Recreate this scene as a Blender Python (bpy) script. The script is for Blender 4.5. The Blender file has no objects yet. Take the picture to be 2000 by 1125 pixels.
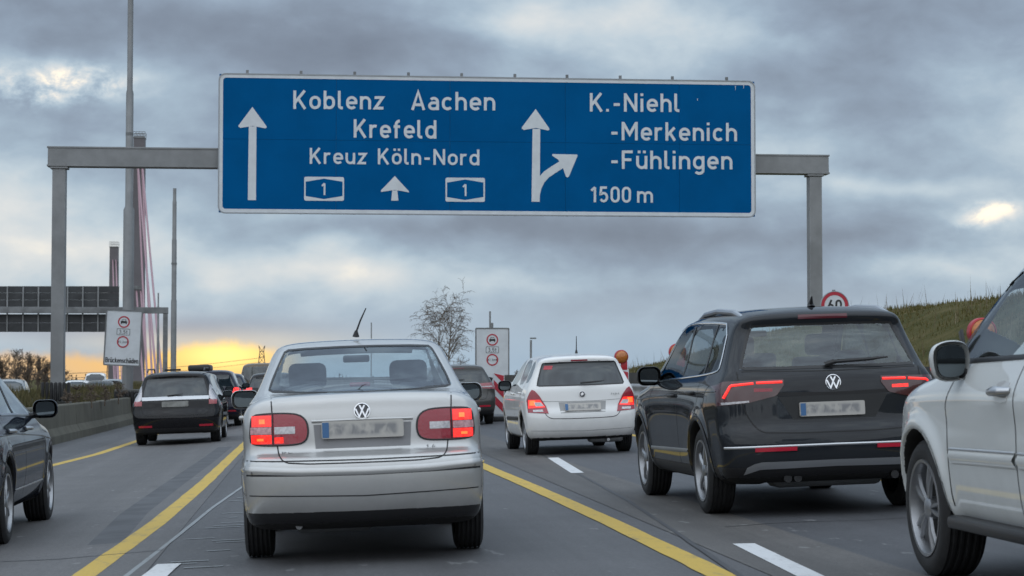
import bpy, bmesh, math, random
import numpy as np
from mathutils import Vector, Matrix
from mathutils.bvhtree import BVHTree
random.seed(7); RNG = np.random.default_rng(7)
R = math.radians
scn = bpy.context.scene
COL = scn.collection
# ------------------------------------------------------------------ camera
FPX, CH = 4000.0, 1.18            # focal length in photo pixels, eye height
YAW, PITCH = math.atan(400 / FPX), math.atan(177.5 / FPX)
TILT = 0.035                      # superelevation of the carriageway
cam_d = bpy.data.cameras.new('camera'); cam = bpy.data.objects.new('camera', cam_d); COL.objects.link(cam)
cam_d.sensor_width = 36; cam_d.lens = 36 * FPX / 2000; cam_d.clip_end = 9000; cam_d.clip_start = 0.1
cam.location = (0, 0, CH); cam.rotation_euler = (math.pi / 2 + PITCH, 0, -YAW)
cam_d.dof.use_dof = True; cam_d.dof.focus_distance = 22; cam_d.dof.aperture_fstop = 6.3
scn.camera = cam
scn.view_settings.view_transform = 'Standard'; scn.view_settings.look = 'None'
scn.view_settings.exposure = 0.55; scn.view_settings.gamma = 1; scn.view_settings.use_curve_mapping = False
scn.cycles.max_bounces = 7; scn.cycles.transparent_max_bounces = 12; scn.cycles.caustics_reflective = False; scn.cycles.caustics_refractive = False
scn.cycles.sample_clamp_indirect = 4
F_ = Vector((math.sin(YAW), math.cos(YAW), 0)); R_ = Vector((math.cos(YAW), -math.sin(YAW), 0)); Z_ = Vector((0, 0, 1))
def ray(px, py):
    f = F_ * math.cos(PITCH) + Z_ * math.sin(PITCH); u = Z_ * math.cos(PITCH) - F_ * math.sin(PITCH)
    return f + R_ * ((px - 1000) / FPX) + u * ((562.5 - py) / FPX)
def at_y(px, py, Y):
    d = ray(px, py); t = Y / d.y
    return Vector((d.x * t, Y, CH + d.z * t))
def ground(px, py):
    d = ray(px, py); t = CH / (TILT * d.x - d.z)
    return Vector((d.x * t, d.y * t))
def curve_x(y):                   # the road bends gently left towards the bridge
    if y < 60: return 0.0
    if y < 260: return -(y - 60) ** 2 / 3756.0
    return -10.65 - (y - 260) * 0.1065
def gz(x, y=0):
    u = max(-9, min(8, x - curve_x(y)))       # the right lane lies a little lower, along a seam
    return TILT * u - .02 * max(0, min(1.7, u - 1.3)) - .025 * max(0, min(1.6, -u - 1.0))
# ------------------------------------------------------------------ world
SUN_EL, SUN_AZ = R(42), R(200)    # soft light of the bright overcast behind; azimuth clockwise from +Y
wld = bpy.data.worlds.new('World'); scn.world = wld; wld.use_nodes = True
nt = wld.node_tree; nt.nodes.clear()
def N(tree, typ, **kw):
    n = tree.nodes.new(typ)
    for k, v in kw.items(): setattr(n, k, v)
    return n
def setin(tree, sock, v):
    if isinstance(v, bpy.types.NodeSocket): tree.links.new(v, sock)
    elif v is not None: sock.default_value = v
def Mt(tree, op, a, b=None, c=None, clamp=False):
    n = N(tree, 'ShaderNodeMath', operation=op, use_clamp=clamp)
    for i, v in enumerate((a, b, c)): setin(tree, n.inputs[i], v)
    return n.outputs[0]
def mixc(tree, f, a, b):
    n = N(tree, 'ShaderNodeMix', data_type='RGBA'); n.clamp_factor = True
    setin(tree, n.inputs[0], f)
    for k, v in ((6, a), (7, b)): setin(tree, n.inputs[k], (*v, 1) if isinstance(v, tuple) and len(v) == 3 else v)
    return n.outputs[2]
def sstep(tree, a, b, x):
    n = N(tree, 'ShaderNodeMapRange', interpolation_type='SMOOTHSTEP')
    for i, v in enumerate((x, a, b, 0.0, 1.0)): setin(tree, n.inputs[i], v)
    return n.outputs[0]
def noise(tree, vec, scale, detail=4, rough=.55, dist=0):
    n = N(tree, 'ShaderNodeTexNoise'); setin(tree, n.inputs['Vector'], vec)
    n.inputs['Scale'].default_value = scale; n.inputs['Detail'].default_value = detail
    n.inputs['Roughness'].default_value = rough; n.inputs['Distortion'].default_value = dist
    return n.outputs['Fac']
def ramp(tree, f, stops):
    n = N(tree, 'ShaderNodeValToRGB'); e = n.color_ramp.elements
    while len(e) < len(stops): e.new(0.5)
    for k, (p, c) in enumerate(stops): e[k].position = p; e[k].color = (*c, 1)
    setin(tree, n.inputs[0], f); return n.outputs[0]
def vmul(tree, v, xyz):
    n = N(tree, 'ShaderNodeVectorMath', operation='MULTIPLY'); setin(tree, n.inputs[0], v); n.inputs[1].default_value = xyz
    return n.outputs[0]
def build_sky():
    t = nt
    d = N(t, 'ShaderNodeTexCoord').outputs['Generated']
    sp = N(t, 'ShaderNodeSeparateXYZ'); t.links.new(d, sp.inputs[0]); x, y, z = sp.outputs
    A = Mt(t, 'ARCTAN2', x, y); E = Mt(t, 'ARCSINE', z)
    pa = lambda px: math.atan((px - 600) / FPX)
    pe = lambda py: (740 - py) / FPX
    wn = N(t, 'ShaderNodeTexNoise'); t.links.new(vmul(t, d, (1, 1, 1.6)), wn.inputs['Vector']); wn.inputs['Scale'].default_value = 16; wn.inputs['Detail'].default_value = 3
    wsp = N(t, 'ShaderNodeSeparateColor'); t.links.new(wn.outputs['Color'], wsp.inputs[0])
    A2 = Mt(t, 'ADD', A, Mt(t, 'MULTIPLY', Mt(t, 'SUBTRACT', wsp.outputs[0], .5), .055)); E2 = Mt(t, 'ADD', E, Mt(t, 'MULTIPLY', Mt(t, 'SUBTRACT', wsp.outputs[1], .5), .026))
    def lobe(px, py, sx, sy, A=A2, E=E2):
        a = Mt(t, 'DIVIDE', Mt(t, 'SUBTRACT', A, pa(px)), sx / FPX); e = Mt(t, 'DIVIDE', Mt(t, 'SUBTRACT', E, pe(py)), sy / FPX)
        s = Mt(t, 'ADD', Mt(t, 'MULTIPLY', a, a), Mt(t, 'MULTIPLY', e, e))
        return Mt(t, 'EXPONENT', Mt(t, 'MULTIPLY', s, -1.0))
    n1 = noise(t, vmul(t, d, (1, 1, 2.0)), 6.5, 6, .50, .1)
    n2 = noise(t, vmul(t, d, (1, 1, 1.7)), 30, 7, .56, .2)
    n = Mt(t, 'ADD', Mt(t, 'MULTIPLY', n1, .80), Mt(t, 'MULTIPLY', n2, .27))
    n3 = noise(t, vmul(t, d, (1, 1, 1.7)), 13, 5, .5, .5); bil_ = Mt(t, 'MULTIPLY', Mt(t, 'ABSOLUTE', Mt(t, 'SUBTRACT', n3, .5)), 2.0)
    n = Mt(t, 'ADD', n, Mt(t, 'MULTIPLY', Mt(t, 'SUBTRACT', .22, bil_), .14))
    n = Mt(t, 'SUBTRACT', n, .072); rag = Mt(t, 'ADD', .15, Mt(t, 'MULTIPLY', sstep(t, .30, .68, noise(t, vmul(t, d, (1, 1, 1.5)), 55, 6, .62, .2)), 1.5))
    for px, py, sx, sy, k in LOBES:
        n = Mt(t, 'ADD', n, Mt(t, 'MULTIPLY', Mt(t, 'MULTIPLY', lobe(px, py, sx, sy), k), rag if k > .3 else 1.0))
    cl = ramp(t, n, [(.10, (0.114, 0.133, 0.171)), (.30, (0.157, 0.189, 0.240)), (.42, (0.202, 0.251, 0.317)), (.52, (0.261, 0.330, 0.399)), (.63, (0.362, 0.427, 0.476)), (.77, (0.517, 0.528, 0.524)), (.99, (0.952, 0.814, 0.616))])
    # even grey-blue veil above the right and middle horizon
    veil = Mt(t, 'MULTIPLY', sstep(t, .058, .015, E), Mt(t, 'ADD', .30, Mt(t, 'MULTIPLY', sstep(t, pa(350), pa(900), A), .45)))
    cl = mixc(t, veil, cl, mixc(t, sstep(t, .05, .0, E), (.345, .405, .462), (.278, .365, .452)))
    # low clear strip, lit by the sun that has gone behind the cloud bank on the left
    edge_n = noise(t, vmul(t, d, (1, 1, .8)), 75, 6, .6, .3)
    edge = Mt(t, 'ADD', Mt(t, 'ADD', Mt(t, 'MULTIPLY', lobe(435, 740, 95, 9000, A, E), .0068), .0118), Mt(t, 'MULTIPLY', Mt(t, 'SUBTRACT', edge_n, .5), .009))
    low = sstep(t, .0030, -.0038, Mt(t, 'SUBTRACT', E, edge))
    side = Mt(t, 'MULTIPLY', sstep(t, pa(620), pa(500), A), sstep(t, R(-75), R(-28), A))
    glow = lobe(440, 694, 95, 32, A, E); wide = lobe(420, 705, 330, 70, A, E)
    gc = mixc(t, wide, (.50, .37, .26), (.74, .43, .12)); gc = mixc(t, glow, gc, (1.05, .76, .25))
    # cloud bank just over it
    cl = mixc(t, Mt(t, 'MULTIPLY', lobe(250, 640, 420, 26, A, E), .7), cl, (.225, .24, .295))
    cl = mixc(t, Mt(t, 'MULTIPLY', lobe(420, 672, 260, 26, A, E), .38), cl, (.80, .60, .34))
    cl = mixc(t, Mt(t, 'MULTIPLY', low, side), cl, gc)
    # the sky outside the picture: brighter towards the zenith and away from the evening side
    up = Mt(t, 'ADD', 1.0, Mt(t, 'MULTIPLY', sstep(t, .16, .9, E), SKY_UP))
    back = Mt(t, 'ADD', up, Mt(t, 'MULTIPLY', sstep(t, .2, -.7, y), SKY_BACK))
    sc = N(t, 'ShaderNodeVectorMath', operation='SCALE'); t.links.new(cl, sc.inputs[0]); t.links.new(Mt(t, 'MULTIPLY', back, 10.0), sc.inputs['Scale'])
    sky = N(t, 'ShaderNodeTexSky', sky_type='NISHITA'); sky.sun_disc = False
    sky.sun_elevation = SUN_EL; sky.sun_rotation = SUN_AZ; sky.dust_density = 2.5
    col = mixc(t, .95, sky.outputs[0], sc.outputs[0])
    bg = N(t, 'ShaderNodeBackground'); t.links.new(col, bg.inputs[0]); bg.inputs[1].default_value = 0.1
    out = N(t, 'ShaderNodeOutputWorld'); t.links.new(bg.outputs[0], out.inputs[0])
SKY_UP, SKY_BACK = .95, .15
LOBES = [(115, 192, 125, 36, .38), (40, 165, 90, 34, .16), (330, 190, 110, 45, .10), (150, 45, 560, 70, -.15), (650, 100, 260, 50, -.12), (330, 340, 230, 50, -.10), (60, 340, 160, 40, .03), (200, 470, 270, 34, .13), (30, 520, 200, 30, .05), (330, 590, 160, 24, .05),
         (900, 450, 480, 30, -.15), (640, 450, 200, 34, -.08), (640, 540, 330, 40, .17), (1050, 560, 300, 30, .10), (1000, 40, 160, 45, .16), (1330, 60, 300, 60, .10), (1850, 40, 260, 50, -.06), (1800, 190, 240, 70, -.10), (1620, 300, 140, 30, .08),
         (1760, 372, 190, 24, .20), (1975, 430, 60, 22, .31), (1560, 470, 380, 34, -.13), (1880, 520, 180, 22, .10), (1500, 560, 260, 22, .05), (-500, 400, 500, 160, .30)]
build_sky()
sd = bpy.data.lights.new('sun', 'SUN'); sd.energy = 1.0; sd.angle = R(150); sd.color = (1, .97, .92)
so = bpy.data.objects.new('sun', sd); COL.objects.link(so)
sdir = Vector((math.sin(SUN_AZ) * math.cos(SUN_EL), math.cos(SUN_AZ) * math.cos(SUN_EL), math.sin(SUN_EL)))
so.rotation_euler = (-sdir).to_track_quat('-Z', 'Y').to_euler(); so.location = sdir * 60
# ------------------------------------------------------------------ materials
MATS = {}
def pm(name, base, rough=.5, metal=0, coat=0, emit=None, estr=0, spec=.5, var=0, vscale=8, bump=0, bscale=60, coat_rough=.03, dirt=0):
    if name in MATS: return MATS[name]
    m = bpy.data.materials.new(name); m.use_nodes = True; t = m.node_tree; b = t.nodes['Principled BSDF']
    b.inputs['Roughness'].default_value = rough; b.inputs['Metallic'].default_value = metal
    b.inputs['Coat Weight'].default_value = coat; b.inputs['Coat Roughness'].default_value = coat_rough
    b.inputs['Specular IOR Level'].default_value = 0 if name.startswith('paint_') else spec      # painted metal: the clear coat gives the gloss
    b.inputs['Base Color'].default_value = (*base, 1)
    oc = N(t, 'ShaderNodeTexCoord').outputs['Object']
    c = None
    if var:
        f = noise(t, oc, vscale, 5, .6)
        c = mixc(t, sstep(t, .3, .7, f), tuple(v * (1 - var) for v in base), tuple(min(1, v * (1 + var)) for v in base))
    if dirt:                       # road film: a grey dusty layer on the lower body, blotchy
        sp = N(t, 'ShaderNodeSeparateXYZ'); t.links.new(oc, sp.inputs[0])
        f = Mt(t, 'MULTIPLY', sstep(t, 1.0, .2, sp.outputs[2]), Mt(t, 'MULTIPLY', sstep(t, .25, .75, noise(t, oc, 6, 6, .65)), dirt))
        c = mixc(t, f, c if c is not None else base, tuple(min(.16, .03 + v * .5) for v in base))
        t.links.new(Mt(t, 'ADD', rough, Mt(t, 'MULTIPLY', f, .4)), b.inputs['Roughness'])
        t.links.new(Mt(t, 'MULTIPLY', Mt(t, 'SUBTRACT', 1.0, f), coat), b.inputs['Coat Weight'])
    if c is not None: t.links.new(c, b.inputs['Base Color'])
    if bump:
        bn = N(t, 'ShaderNodeBump'); bn.inputs['Strength'].default_value = bump; bn.inputs['Distance'].default_value = .01
        t.links.new(noise(t, oc, bscale, 4, .6), bn.inputs['Height']); t.links.new(bn.outputs[0], b.inputs['Normal'])
    if emit:
        b.inputs['Emission Color'].default_value = (*emit, 1); b.inputs['Emission Strength'].default_value = estr
        t.links.new(Mt(t, 'MULTIPLY', Mt(t, 'ADD', .35, Mt(t, 'MULTIPLY', noise(t, oc, 34, 3, .6), 1.3)), estr), b.inputs['Emission Strength'])      # uneven light behind the ribbed lens
    MATS[name] = m; return m
def glass_mat(name, tint, refl=1.0, base=.04):
    if name in MATS: return MATS[name]
    m = bpy.data.materials.new(name); m.use_nodes = True; t = m.node_tree; t.nodes.clear()
    tr = N(t, 'ShaderNodeBsdfTransparent'); tr.inputs[0].default_value = (*tint, 1)
    gl = N(t, 'ShaderNodeBsdfGlossy'); gl.inputs['Roughness'].default_value = .02; gl.inputs[0].default_value = (.9, .95, 1, 1)
    fr = N(t, 'ShaderNodeFresnel'); bf = N(t, 'ShaderNodeNewGeometry').outputs['Backfacing']      # a thin pane reflects alike from both sides
    t.links.new(Mt(t, 'SUBTRACT', 1.5, Mt(t, 'MULTIPLY', bf, .8333)), fr.inputs[0])
    f = Mt(t, 'ADD', Mt(t, 'MULTIPLY', fr.outputs[0], refl), base, clamp=True)
    mx = N(t, 'ShaderNodeMixShader'); t.links.new(f, mx.inputs[0]); t.links.new(tr.outputs[0], mx.inputs[1]); t.links.new(gl.outputs[0], mx.inputs[2])
    o = N(t, 'ShaderNodeOutputMaterial'); t.links.new(mx.outputs[0], o.inputs[0]); MATS[name] = m; return m
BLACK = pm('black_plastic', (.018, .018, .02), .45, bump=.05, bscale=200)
RUBBER = pm('rubber', (.016, .016, .017), .75, var=.3, vscale=14, bump=.15, bscale=90)
SEAM = pm('panel_gap', (.012, .012, .013), .7)
CHROME = pm('chrome', (.75, .76, .78), .12, 1)
ALLOY = pm('alloy', (.36, .37, .39), .36, .9, dirt=.3)
DARKWELL = pm('wheel_well', (.012, .012, .012), .9)
CLOTH = pm('seat_cloth', (.03, .033, .04), .9, var=.2)
TRIM = pm('cabin_trim', (.035, .036, .04), .8)
SKIN = pm('skin', (.42, .24, .17), .55)
HAIR = pm('hair', (.05, .04, .03), .7)
RED_DARK = pm('lens_red', (.30, .004, .022), .12, bump=.25, bscale=75, coat=1)
RED_LIT = pm('lens_lit_red', (.5, .01, .01), .2, bump=.25, bscale=75, coat=1, emit=(1, .018, .008), estr=.85)
RED_HOT = pm('lens_lit_bright', (.6, .05, .01), .2, coat=1, emit=(1, .13, .025), estr=1.3)
RED_REFL = pm('reflector_red', (.45, .012, .035), .25, coat=.6)
LENS_CLEAR = pm('lens_clear', (.52, .50, .52), .15, .2, coat=1, var=.25, vscale=60)
MIRROR = pm('mirror_glass', (.13, .15, .16), .05, 1)
STEEL = pm('galvanised_steel', (.225, .23, .235), .5, .35, var=.13, vscale=1.6, bump=.03, bscale=40)
STEEL_DK = pm('weathered_steel', (.17, .175, .18), .55, .3, var=.3, vscale=1.2)
WHITE_F = pm('sign_white', (.60, .63, .66), .5, var=.06, vscale=3)
GREY_F = pm('sign_grey', (.30, .32, .34), .5)
INK = pm('sign_black', (.02, .02, .022), .5)
BLUE_F = pm('sign_blue', (.0, .088, .255), .6, spec=.03, var=.07, vscale=.7)
RED_F = pm('sign_red', (.42, .02, .04), .4, var=.08)
# ------------------------------------------------------------------ objects
def tag(o, label=None, cat=None, group=None, kind=None):
    for k, v in (('label', label), ('category', cat), ('group', group), ('kind', kind)):
        if v: o[k] = v
    return o
def thing(name, label, cat, loc=(0, 0, 0), rot=(0, 0, 0), group=None):
    o = bpy.data.objects.new(name, None); COL.objects.link(o); o.location = loc; o.rotation_euler = rot; o.empty_display_size = .2
    return tag(o, label, cat, group)
def node(name, parent, loc=(0, 0, 0), rot=(0, 0, 0)):
    o = bpy.data.objects.new(name, None); COL.objects.link(o); o.parent = parent; o.location = loc; o.rotation_euler = rot; return o
def link(name, me, mat=None, parent=None, loc=(0, 0, 0), rot=(0, 0, 0)):
    o = bpy.data.objects.new(name, me); COL.objects.link(o); o.parent = parent; o.location = loc; o.rotation_euler = rot
    if mat and not me.materials: me.materials.append(mat)
    return o
def mesh(name, V, Fs, smooth=False):
    me = bpy.data.meshes.new(name); me.from_pydata([tuple(map(float, v)) for v in V], [], [tuple(map(int, f)) for f in Fs])
    if smooth: me.polygons.foreach_set('use_smooth', [True] * len(me.polygons))
    me.update(); return me
class MB:                          # collects simple solids into one mesh
    def __init__(s): s.V = []; s.F = []
    def add(s, V, F):
        n = len(s.V); s.V += [tuple(v) for v in V]; s.F += [tuple(i + n for i in f) for f in F]; return s
    def box(s, c, d, m=None):
        x, y, z = (v / 2 for v in d); V = [Vector((a, b, e)) for a in (-x, x) for b in (-y, y) for e in (-z, z)]
        V = [(m @ v if m else v) + Vector(c) for v in V]
        return s.add(V, [(0, 1, 3, 2), (4, 6, 7, 5), (0, 4, 5, 1), (2, 3, 7, 6), (0, 2, 6, 4), (1, 5, 7, 3)])
    def tube(s, pts, r, n=8, cap=True):
        pts = [Vector(p) for p in pts]; rs = r if isinstance(r, (list, tuple)) else [r] * len(pts)
        V = []; F = []; up = None
        for i, p in enumerate(pts):
            t = (pts[min(i + 1, len(pts) - 1)] - pts[max(i - 1, 0)]).normalized()
            if up is None: up = Vector((0, 0, 1)) if abs(t.z) < .9 else Vector((1, 0, 0))
            a = t.cross(up).normalized(); b = a.cross(t).normalized(); up = b
            V += [p + a * (rs[i] * math.cos(k * 2 * math.pi / n)) + b * (rs[i] * math.sin(k * 2 * math.pi / n)) for k in range(n)]
        for i in range(len(pts) - 1):
            F += [(i * n + k, i * n + (k + 1) % n, (i + 1) * n + (k + 1) % n, (i + 1) * n + k) for k in range(n)]
        if cap: F += [tuple(range(n))[::-1], tuple(range((len(pts) - 1) * n, len(pts) * n))]
        return s.add(V, F)
    def prism(s, poly, y0, y1, fn=None):          # polygon in x-z, extruded in y
        n = len(poly); fn = fn or (lambda x, y, z: (x, y, z))
        V = [fn(x, y0, z) for x, z in poly] + [fn(x, y1, z) for x, z in poly]
        return s.add(V, [tuple(range(n)), tuple(range(2 * n - 1, n - 1, -1))] + [(i, i + n, (i + 1) % n + n, (i + 1) % n) for i in range(n)])
    def lathe(s, prof, n=32, axis='x'):           # profile (offset along axis, radius)
        V = []; F = []
        for k in range(n):
            a = 2 * math.pi * k / n
            for o, r in prof: V.append((o, r * math.cos(a), r * math.sin(a)) if axis == 'x' else ((r * math.cos(a), o, r * math.sin(a)) if axis == 'y' else (r * math.cos(a), r * math.sin(a), o)))
        m = len(prof)
        for k in range(n):
            for j in range(m - 1): F.append((k * m + j, k * m + j + 1, ((k + 1) % n) * m + j + 1, ((k + 1) % n) * m + j))
        return s.add(V, F)
    def me(s, name, smooth=False, bevel=0, seg=2):
        me = mesh(name, s.V, s.F, smooth)
        bm = bmesh.new(); bm.from_mesh(me)
        if bevel:
            bmesh.ops.bevel(bm, geom=bm.edges[:], offset=bevel, segments=seg, affect='EDGES', profile=.5)
        bmesh.ops.recalc_face_normals(bm, faces=bm.faces[:])
        bm.to_mesh(me); bm.free()
        if smooth or bevel: me.polygons.foreach_set('use_smooth', [True] * len(me.polygons)); me.set_sharp_from_angle(angle=R(40))
        me.update(); return me
def circ(cx, cz, r, n=32, a0=0, a1=360): return [(cx + r * math.cos(R(a0 + (a1 - a0) * k / n)), cz + r * math.sin(R(a0 + (a1 - a0) * k / n))) for k in range(n + (0 if a1 - a0 == 360 else 1))]
def rrect(x0, z0, x1, z1, r, n=5):
    P = []
    for cx, cz, a in ((x1 - r, z1 - r, 0), (x0 + r, z1 - r, 90), (x0 + r, z0 + r, 180), (x1 - r, z0 + r, 270)): P += circ(cx, cz, r, n, a, a + 90)
    return P
# ------------------------------------------------------------------ stroke lettering (narrow road-sign letters, stroke = height / 7)
def arc(cx, cy, rx, ry, a0, a1, n=9): return [(cx + rx * math.cos(R(a0 + (a1 - a0) * k / n)), cy + ry * math.sin(R(a0 + (a1 - a0) * k / n))) for k in range(n + 1)]
def _o(h=5, w=4.3, x=.5): r = (w - 1) / 2; return arc(x + r, h - .5 - r, r, r, 0, 180) + arc(x + r, .5 + r, r, r, 180, 360) + [(x + 2 * r, h - .5 - r)]
_arch = lambda x, w, h=5: arc(x + w / 2, h - .5 - w / 2, w / 2, w / 2, 180, 0) + [(x + w, 0)]
GL = {  # glyph: (advance, strokes)
 'o': (4.3, [_o()]), 'b': (4.3, [[(.5, 0), (.5, 7)], _o()]), 'd': (4.3, [[(3.8, 0), (3.8, 7)], _o()]), 'l': (2.0, [[(.5, 7), (.5, 1.4)] + arc(1.4, 1.4, .9, .9, 180, 270, 4) + [(1.9, .5)]]),
 'n': (4.2, [[(.5, 0), (.5, 5)], _arch(.5, 3.2)]), 'h': (4.2, [[(.5, 0), (.5, 7)], _arch(.5, 3.2)]), 'm': (6.6, [[(.5, 0), (.5, 5)], _arch(.5, 2.8), _arch(3.3, 2.8)]),
 'r': (3.0, [[(.5, 0), (.5, 5)], arc(2.1, 2.9, 1.6, 1.6, 180, 65)]), 'u': (4.2, [[(3.7, 5), (3.7, 0)], [(.5, 5)] + arc(2.1, 2.1, 1.6, 1.6, 180, 360)]),
 'e': (4.2, [[(.7, 2.45), (3.6, 2.45)], [(3.77, 1.98), (3.77, 2.9)] + arc(2.15, 2.9, 1.62, 1.6, 0, 180)[1:] + arc(2.15, 2.1, 1.62, 1.6, 180, 318)]), 'c': (3.9, [arc(2.1, 2.9, 1.6, 1.6, 40, 180) + arc(2.1, 2.1, 1.6, 1.6, 180, 320)]),
 'a': (4.0, [[(3.5, 0), (3.5, 3.1)] + arc(2.1, 3.1, 1.4, 1.4, 0, 140), [(3.5, 2.75), (1.7, 2.75)] + arc(1.7, 1.62, 1.2, 1.12, 90, 270) + arc(2.35, 1.7, 1.15, 1.2, 275, 350, 4)]),
 'z': (3.9, [[(.25, 4.5), (3.35, 4.5), (.5, .5), (3.65, .5)]]), 'k': (4.1, [[(.5, 0), (.5, 7)], [(.6, 1.9), (3.5, 5)], [(1.7, 3.0), (3.6, 0)]]), 's': (3.7, [arc(1.85, 3.5, 1.3, 1.0, 35, 270) + arc(1.85, 1.5, 1.35, 1.0, 90, -145)]),
 'f': (2.9, [[(1.0, 0), (1.0, 5.2)] + arc(2.3, 5.2, 1.3, 1.3, 180, 85), [(0, 4.4), (2.5, 4.4)]]), 't': (2.8, [[(1.0, 6.4), (1.0, 1.6)] + arc(2.1, 1.6, 1.1, 1.1, 180, 275), [(0, 4.4), (2.5, 4.4)]]),
 'i': (1.3, [[(.55, 0), (.55, 5)], [(.55, 6.0), (.55, 7.0)]]), 'g': (4.3, [_o(), [(3.8, 5), (3.8, -.4)] + arc(2.3, -.4, 1.5, 1.2, 0, -150)]),
 'K': (5.0, [[(.5, 0), (.5, 7)], [(.6, 2.4), (4.3, 7)], [(1.9, 3.9), (4.5, 0)]]), 'A': (5.2, [[(.45, 0), (2.6, 6.9), (4.75, 0)], [(1.2, 2.0), (4.0, 2.0)]]), 'N': (5.2, [[(.5, 0), (.5, 7)], [(4.6, 0), (4.6, 7)], [(.55, 6.6), (4.55, .4)]]),
 'M': (6.2, [[(.5, 0), (.5, 7)], [(5.6, 0), (5.6, 7)], [(.55, 6.7), (3.05, 2.3), (5.55, 6.7)]]), 'F': (4.3, [[(.5, 0), (.5, 7)], [(.5, 6.5), (4.1, 6.5)], [(.5, 3.5), (3.6, 3.5)]]),
 'B': (4.9, [[(.5, 0), (.5, 7)], [(.5, 6.5), (2.7, 6.5)] + arc(2.7, 5.1, 1.4, 1.4, 90, -90) + [(.5, 3.7)], [(2.7, 3.7)] + arc(2.8, 2.1, 1.6, 1.6, 90, -90) + [(.5, .5)]]),
 'P': (4.7, [[(.5, 0), (.5, 7)], [(.5, 6.5), (2.6, 6.5)] + arc(2.6, 4.8, 1.6, 1.7, 90, -90) + [(.5, 3.1)]]), 'O': (5.0, [_o(7, 4.9)]), 'L': (4.0, [[(.5, 7), (.5, .5), (3.9, .5)]]),
 '1': (3.0, [[(2.1, 0), (2.1, 6.6)], [(2.15, 6.6), (.4, 5.1)]]), '0': (4.2, [_o(7, 4.2)]), '5': (4.2, [[(3.6, 6.5), (.9, 6.5), (.6, 3.6)] + arc(2.05, 2.3, 1.6, 1.8, 130, -150)]), '2': (4.2, [arc(2.0, 5.0, 1.5, 1.5, 165, -35) + [(.6, .5), (3.8, .5)]]),
 '3': (4.2, [arc(1.9, 5.1, 1.5, 1.4, 150, -90), arc(1.95, 2.1, 1.65, 1.6, 90, -150)]), '6': (4.2, [_o(4.6, 4.2), [(.55, 2.3), (.7, 3.2), (2.6, 6.9)]]), '4': (4.3, [[(3.0, 0), (3.0, 3.6)], [(2.3, 7), (.5, 2.0), (4.1, 2.0)]]),
 '.': (1.5, [[(.6, 0), (.6, 1)]]), ',': (1.5, [[(.7, 1), (.4, -.8)]]), '-': (3.2, [[(.35, 2.7), (2.75, 2.7)]]), ' ': (3.2, []), 'R': (4.7, [[(.5, 0), (.5, 7)], [(.5, 6.5), (2.6, 6.5)] + arc(2.6, 4.9, 1.6, 1.6, 90, -90) + [(.5, 3.3)], [(2.4, 3.3), (4.2, 0)]]), 'I': (1.1, [[(.5, 0), (.5, 7)]]),
}
GL['ö'] = (4.3, GL['o'][1] + [[(1.2, 6), (1.2, 7)], [(3.1, 6), (3.1, 7)]]); GL['ü'] = (4.2, GL['u'][1] + [[(1.1, 6), (1.1, 7)], [(3.1, 6), (3.1, 7)]]); GL['ä'] = (4.0, GL['a'][1] + [[(1.1, 6), (1.1, 7)], [(2.9, 6), (2.9, 7)]])
def stroke2d(pts, w):              # ribbon with mitred joints -> 2D verts + quads
    P = [Vector(p) for p in pts]; L = []; n = len(P)
    closed = (P[0] - P[-1]).length < 1e-6
    for i, p in enumerate(P):
        a = P[i - 1] if i else (P[-2] if closed else None); b = P[i + 1] if i < n - 1 else (P[1] if closed else None)
        t1 = (p - a).normalized() if a is not None and (p - a).length > 1e-9 else None
        t2 = (b - p).normalized() if b is not None and (b - p).length > 1e-9 else None
        t1 = t1 or t2; t2 = t2 or t1; t = (t1 + t2)
        t = t.normalized() if t.length > 1e-6 else t1
        nn = Vector((-t.y, t.x)); k = min(2.2, 1 / max(.3, nn.dot(Vector((-t1.y, t1.x)))))
        L.append((p + nn * (w / 2 * k), p - nn * (w / 2 * k)))
    V = [v for pr in L for v in pr]
    return V, [(2 * i, 2 * i + 1, 2 * i + 3, 2 * i + 2) for i in range(n - 1)]
_lay = [0]
def text_mb(mb, s, x0, z0, cap, width=None, place=None, track=1.15, lift=.0, weight=1.0):
    """letters in the x-z plane, baseline z0, starting at x0; place(x, z, up) maps into the sign's frame"""
    k = cap / 7; tot = sum(GL[c][0] + track for c in s) - track
    sx = (width / tot if width else k)
    x = 0
    for c in s:
        adv, st = GL[c]
        for q, pts in enumerate(st):
            V, Fq = stroke2d([(px * sx / k, pz) for px, pz in pts], weight)
            _lay[0] = (_lay[0] + 1) % 7
            e = lift + .0006 * _lay[0]
            mb.add([place(x0 + x * sx + v.x * k, z0 + v.y * k, e) for v in V], Fq)
        x += adv + track
    return mb
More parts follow.
